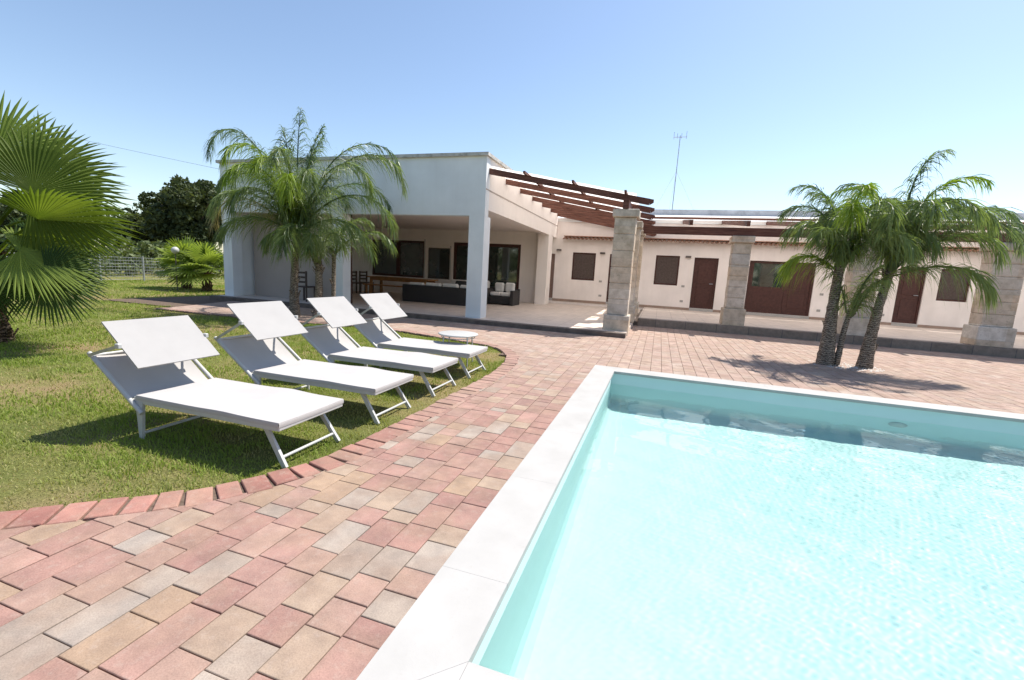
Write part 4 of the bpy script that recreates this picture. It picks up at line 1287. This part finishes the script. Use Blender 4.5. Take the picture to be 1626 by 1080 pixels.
def big_fan_palm():
    B = (-8.86, 3.62, -.03)
    t = thing('fan_palm', 'large fan palm with broad spiky leaves at the left edge of the lawn', 'palm tree', B)
    trunk_mesh('trunk', [B, (-8.84, 3.62, .35), (-8.75, 3.61, .8), (-8.62, 3.6, 1.35)], [.23, .17, .155, .145], M['fan_trunk'], t, 16, boots=46, seed=3)
    rnd = random.Random(8); cr = (-8.58, 3.6, 1.4)
    L = [((-7.45, 3.57, 2.0), (.34, .74, .48), (.86, -.42, .12), .98, 'fan_leaf', 136),
         ((-7.42, 3.57, 1.67), (.42, .90, .02), (-.50, .22, .84), 1.02, 'fan_leaf', 128),
         ((-7.46, 3.38, 1.27), (.45, .85, -.22), (.55, -.28, .78), .82, 'fan_leaf_light', 118),
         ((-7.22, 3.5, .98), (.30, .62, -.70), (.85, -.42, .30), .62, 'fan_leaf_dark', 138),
         ((-8.05, 3.5, 2.35), (.10, .25, .95), (.88, -.42, -.05), 1.0, 'fan_leaf_light', 125),
         ((-8.9, 3.3, 2.2), (-.4, -.5, .7), (.6, -.5, .4), 1.1, 'fan_leaf', 125),
         ((-9.3, 3.1, 1.6), (-.8, -.6, .1), (.3, -.3, .9), 1.1, 'fan_leaf', 125),
         ((-8.6, 2.6, 1.2), (-.1, -1, -.25), (.3, -.2, .9), .95, 'fan_leaf', 125),
         ((-8.7, 4.3, 1.9), (-.2, 1, .35), (.5, -.2, .85), .9, 'fan_leaf', 125),
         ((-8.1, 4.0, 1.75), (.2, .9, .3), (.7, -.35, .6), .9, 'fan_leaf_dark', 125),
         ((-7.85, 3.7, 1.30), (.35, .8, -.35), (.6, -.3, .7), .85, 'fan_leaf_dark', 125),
         ((-8.2, 4.0, 2.3), (.15, .6, .75), (.8, -.4, .3), 1.0, 'fan_leaf', 125),
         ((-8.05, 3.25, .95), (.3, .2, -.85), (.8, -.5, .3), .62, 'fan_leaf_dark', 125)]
    for hub, ax, n, r, m, sp in L: fan_leaf(t, cr, hub, ax, n, r, M[m], sp, 62, .24, rnd, .60)
big_fan_palm()
def small_fan_palm(x, y, label, h, seed, r=.62):
    t = thing('fan_palm', label, 'palm tree', (x, y, -.03), group='low bushy fan palms on the far lawn')
    rnd = random.Random(seed)
    trunk_mesh('trunk', [(x, y, -.03), (x + .03, y, h * .5), (x + .06, y, h)], [.17, .14, .12], M['fan_trunk'], t, 10, boots=14, seed=seed)
    for k in range(19):
        g = R(k * 137.5 + rnd.uniform(-15, 15)); e = R(78 - 5.2 * k + rnd.uniform(-8, 8))
        d = np.array([math.cos(e) * math.cos(g), math.cos(e) * math.sin(g), math.sin(e)])
        cr = np.array([x + .06, y, h]); hub = cr + d * .55
        n = np.array([-math.sin(e) * math.cos(g), -math.sin(e) * math.sin(g), math.cos(e)]) + np.array([0, -.2, 0])
        fan_leaf(t, cr, hub, d + np.array([0, 0, -.15]), n, r * rnd.uniform(.85, 1.1), M[rnd.choice(['fan_leaf_light', 'fan_leaf', 'fan_leaf_light'])], 122, 26, .3, rnd, .5)
small_fan_palm(-17.75, 12.85, 'low bushy fan palm on the far lawn, under the white globe lamp', .76, 5, .82)
small_fan_palm(-16.45, 12.7, 'low bushy fan palm on the far lawn, closest to the corner of the white house', .70, 6, .80)

# ---------------------------------------------------------------- background trees, scrub, fence, lamp, cable
def leaf_cloud(clumps, per, leaf, seed, flat=.8):
    rng = np.random.default_rng(seed); n = len(clumps) * per
    c = np.repeat(np.array([k[:3] for k in clumps]), per, 0); r = np.repeat(np.array([k[3] for k in clumps]), per)
    d = rng.normal(size=(n, 3)); d /= np.linalg.norm(d, axis=1)[:, None]
    q = rng.uniform(.35, 1, n) ** .5
    P = c + d * (r * q)[:, None] * np.array([1, 1, flat])
    a = rng.normal(size=(n, 3)); a /= np.linalg.norm(a, axis=1)[:, None]; b = np.cross(a, rng.normal(size=(n, 3))); b /= np.linalg.norm(b, axis=1)[:, None]
    s = (leaf * rng.uniform(.6, 1.25, n))[:, None]
    V = np.stack([P - a * s, P + b * s * .55, P + a * s, P - b * s * .55], 1).reshape(-1, 3)
    F = np.arange(n * 4).reshape(n, 4)
    cl = np.repeat(rng.uniform(0, 1, len(clumps)), per); t = np.clip(cl * .6 + rng.uniform(0, .4, n), 0, 1)[:, None]
    C = np.array([.034, .052, .022]) * (1 - t) + np.array([.105, .125, .055]) * t
    return V, F, np.repeat(C, 4, 0)
def tree(label, x, y, h, r, seed, group='broad dark trees beyond the fence', per=150, leaf=.17, ncl=70):
    t = thing('broadleaf_tree', label, 'tree', (x, y, -.03), group=group)
    rnd = random.Random(seed)
    m = MB(); th = h * .42
    m.tube([(0, 0, 0), (.1, .05, th * .5), (0, .1, th)], [.035 * h, .028 * h, .024 * h], 10)
    for k in range(6):
        g = k * 1.05 + rnd.uniform(-.3, .3); m.tube([(0, .1, th * .85), (math.cos(g) * r * .3, math.sin(g) * r * .3, th * 1.25), (math.cos(g) * r * .65, math.sin(g) * r * .65, h * .74)], [.018 * h, .012 * h, .005 * h], 7)
    m.build('trunk', M['bark'], t)
    cl = []
    while len(cl) < ncl:
        p = [rnd.uniform(-1, 1) for _ in range(3)]; q = math.sqrt(sum(v * v for v in p))
        if q > 1 or q < .35: continue
        z = h * .60 + p[2] * h * .36
        cl.append((p[0] * r * .92, p[1] * r * .92, z, r * rnd.uniform(.16, .30)))
    V, F, C = leaf_cloud(cl, per, leaf, seed)
    np_mesh('crown', V, F, M['oak_leaf'], t, C)
tree('largest dark round tree, next to the left corner of the white house', -34.3, 25.5, 7.0, 3.15, 41, per=210, ncl=90)
tree('smaller dark tree just left of the largest round tree beyond the fence', -41.4, 27.0, 5.0, 3.0, 42, per=130)
tree('middle dark tree of the row seen through the gaps of the large fan palm', -47.5, 24.0, 5.3, 3.6, 43, per=130)
tree('dark tree behind the lower leaves of the large fan palm', -54, 22.0, 5.4, 4.0, 44, per=130)
tree('leftmost dark tree at the left border of the photo behind the large fan palm', -60, 17.5, 5.6, 4.2, 45, per=130)
tree('small green treetop just showing over the roof of the low wing', 5.2, 42, 7.75, 1.3, 46, group=None, per=90, ncl=40)
def scrub():
    rnd = random.Random(12); cl = []
    for k in range(300):
        x = rnd.uniform(-75, -26.5); y = rnd.uniform(14, 60) if x > -40 else rnd.uniform(6, 60)
        cl.append((x, y, rnd.uniform(.2, 1.1), rnd.uniform(.5, 1.3)))
    for k in range(90):
        y = rnd.uniform(7, 24); cl.append((-24.6 - (y - 11) * .19 - rnd.uniform(.8, 5), y, rnd.uniform(.3, 1.7), rnd.uniform(.5, 1.0)))
    V, F, C = leaf_cloud(cl, 70, .16, 12, .7)
    tag(np_mesh('undergrowth', V, F, M['oak_leaf'], None, C * 1.5), kind='stuff')
    cl = []
    for k in range(230):      # the belt of trees on the other side of the garden, mirrored in the glass doors
        x = rnd.uniform(-48, 16); cl.append((x, -20 + rnd.uniform(-3, 3), rnd.uniform(.8, 7.0), rnd.uniform(.9, 1.7)))
    V, F, C = leaf_cloud(cl, 60, .30, 13, .9)
    tag(np_mesh('garden_woodland', V, F, M['oak_leaf'], None, C * 1.3), kind='stuff')
scrub()
def fence():
    t = thing('wire_fence', 'grey wire mesh fence on thin posts at the far edge of the lawn', 'fence', (-23.2, 14, -.03))
    y0, y1, h = 5.0, 26.0, 1.05
    fx = lambda y: -22.1 - (y - 11) * .19
    for k in range(12):
        y = y0 + (y1 - y0) * k / 11
        wo(MB().tube([(fx(y), y, -.03), (fx(y), y, h + .06)], .03, 7).build('post', M['steel'], t), t)
    m = MB()
    for k in range(8):
        z = .06 + k * (h - .08) / 7; m.tube([(fx(y0), y0, z), (fx(y1), y1, z)], .006, 4, False)
    y = y0
    while y < y1:
        m.tube([(fx(y), y, .05), (fx(y), y, h)], .005, 3, False); y += .12
    wo(m.build('wire_mesh', M['steel'], t), t)
fence()
def globe_lamp():
    t = thing('garden_lamp', 'white globe garden lamp on a thin post among the low fan palms', 'lamp', (-17.04, 12.0, -.03))
    MB().tube([(0, 0, 0), (0, 0, 1.36)], .018).build('post', M['lamp_metal'], t)
    MB().lathe([(0, -.13), (.05, -.12), (.09, -.09), (.12, -.05), (.13, 0), (.12, .05), (.09, .09), (.05, .12), (0, .13)], (0, 0, 1.47)).build('globe', M['white_metal'], t)
globe_lamp()
def cable():
    P = []
    a = Vector((-91.5, 22, 20.3)); b = Vector((-24.0, 22, 6.2))
    for k in range(49):
        s = k / 48; p = a.lerp(b, s); p.z -= .9 * math.sin(math.pi * s); P.append(p)
    tag(MB().tube(P, .009, 6).build('overhead_cable', M['lamp_metal']), 'thin dark overhead cable crossing the sky at the upper left', 'cable')
cable()

# ---------------------------------------------------------------- camera, light, sky
def camera():
    yaw, pit, rol = -.310045, .152291, .055298
    cy, sy = math.cos(yaw), math.sin(yaw)
    fwd = Vector((sy * math.cos(pit), cy * math.cos(pit), -math.sin(pit)))
    r = Vector((cy, -sy, 0)); u = r.cross(fwd)
    r2 = r * math.cos(rol) + u * math.sin(rol); u2 = u * math.cos(rol) - r * math.sin(rol)
    cam = bpy.data.cameras.new('camera')
    cam.lens = 708.138 / 1626 * 36; cam.sensor_width = 36; cam.clip_start = .05; cam.clip_end = 3000
    o = bpy.data.objects.new('camera', cam)
    mt = Matrix((r2, u2, -fwd)).transposed().to_4x4(); mt.translation = (0, 0, 1.35)
    o.matrix_world = mt
    col.objects.link(o); scene.camera = o
camera()

SUN_DIR = Vector((.39, .44, 1)).normalized()      # towards the sun
def lights():
    l = bpy.data.lights.new('sun', 'SUN'); l.energy = 3.9; l.angle = R(.55); l.color = (1, .955, .88)
    l.cycles.is_caustics_light = True
    o = bpy.data.objects.new('sun', l); col.objects.link(o)
    o.rotation_euler = (-SUN_DIR).to_track_quat('-Z', 'Y').to_euler()
    w = bpy.data.worlds.new('World'); scene.world = w; w.use_nodes = True
    nt = w.node_tree; bg = nt.nodes['Background']
    s = nt.nodes.new('ShaderNodeTexSky'); s.sky_type = 'NISHITA'; s.sun_disc = False
    s.sun_elevation = math.asin(SUN_DIR.z)
    s.sun_rotation = math.atan2(SUN_DIR.x, SUN_DIR.y)
    s.air_density = 1.0; s.dust_density = .6; s.ozone_density = .35; s.altitude = 50
    nt.links.new(s.outputs[0], bg.inputs[0]); bg.inputs[1].default_value = .107
lights()
scene.view_settings.view_transform = 'Standard'; scene.view_settings.look = 'None'
scene.view_settings.exposure = .9; scene.view_settings.gamma = 1
c = scene.cycles
c.use_denoising = True
c.max_bounces = 12; c.diffuse_bounces = 7; c.glossy_bounces = 4; c.transmission_bounces = 6; c.transparent_max_bounces = 8
c.caustics_reflective = False; c.caustics_refractive = True
c.sample_clamp_indirect = 8
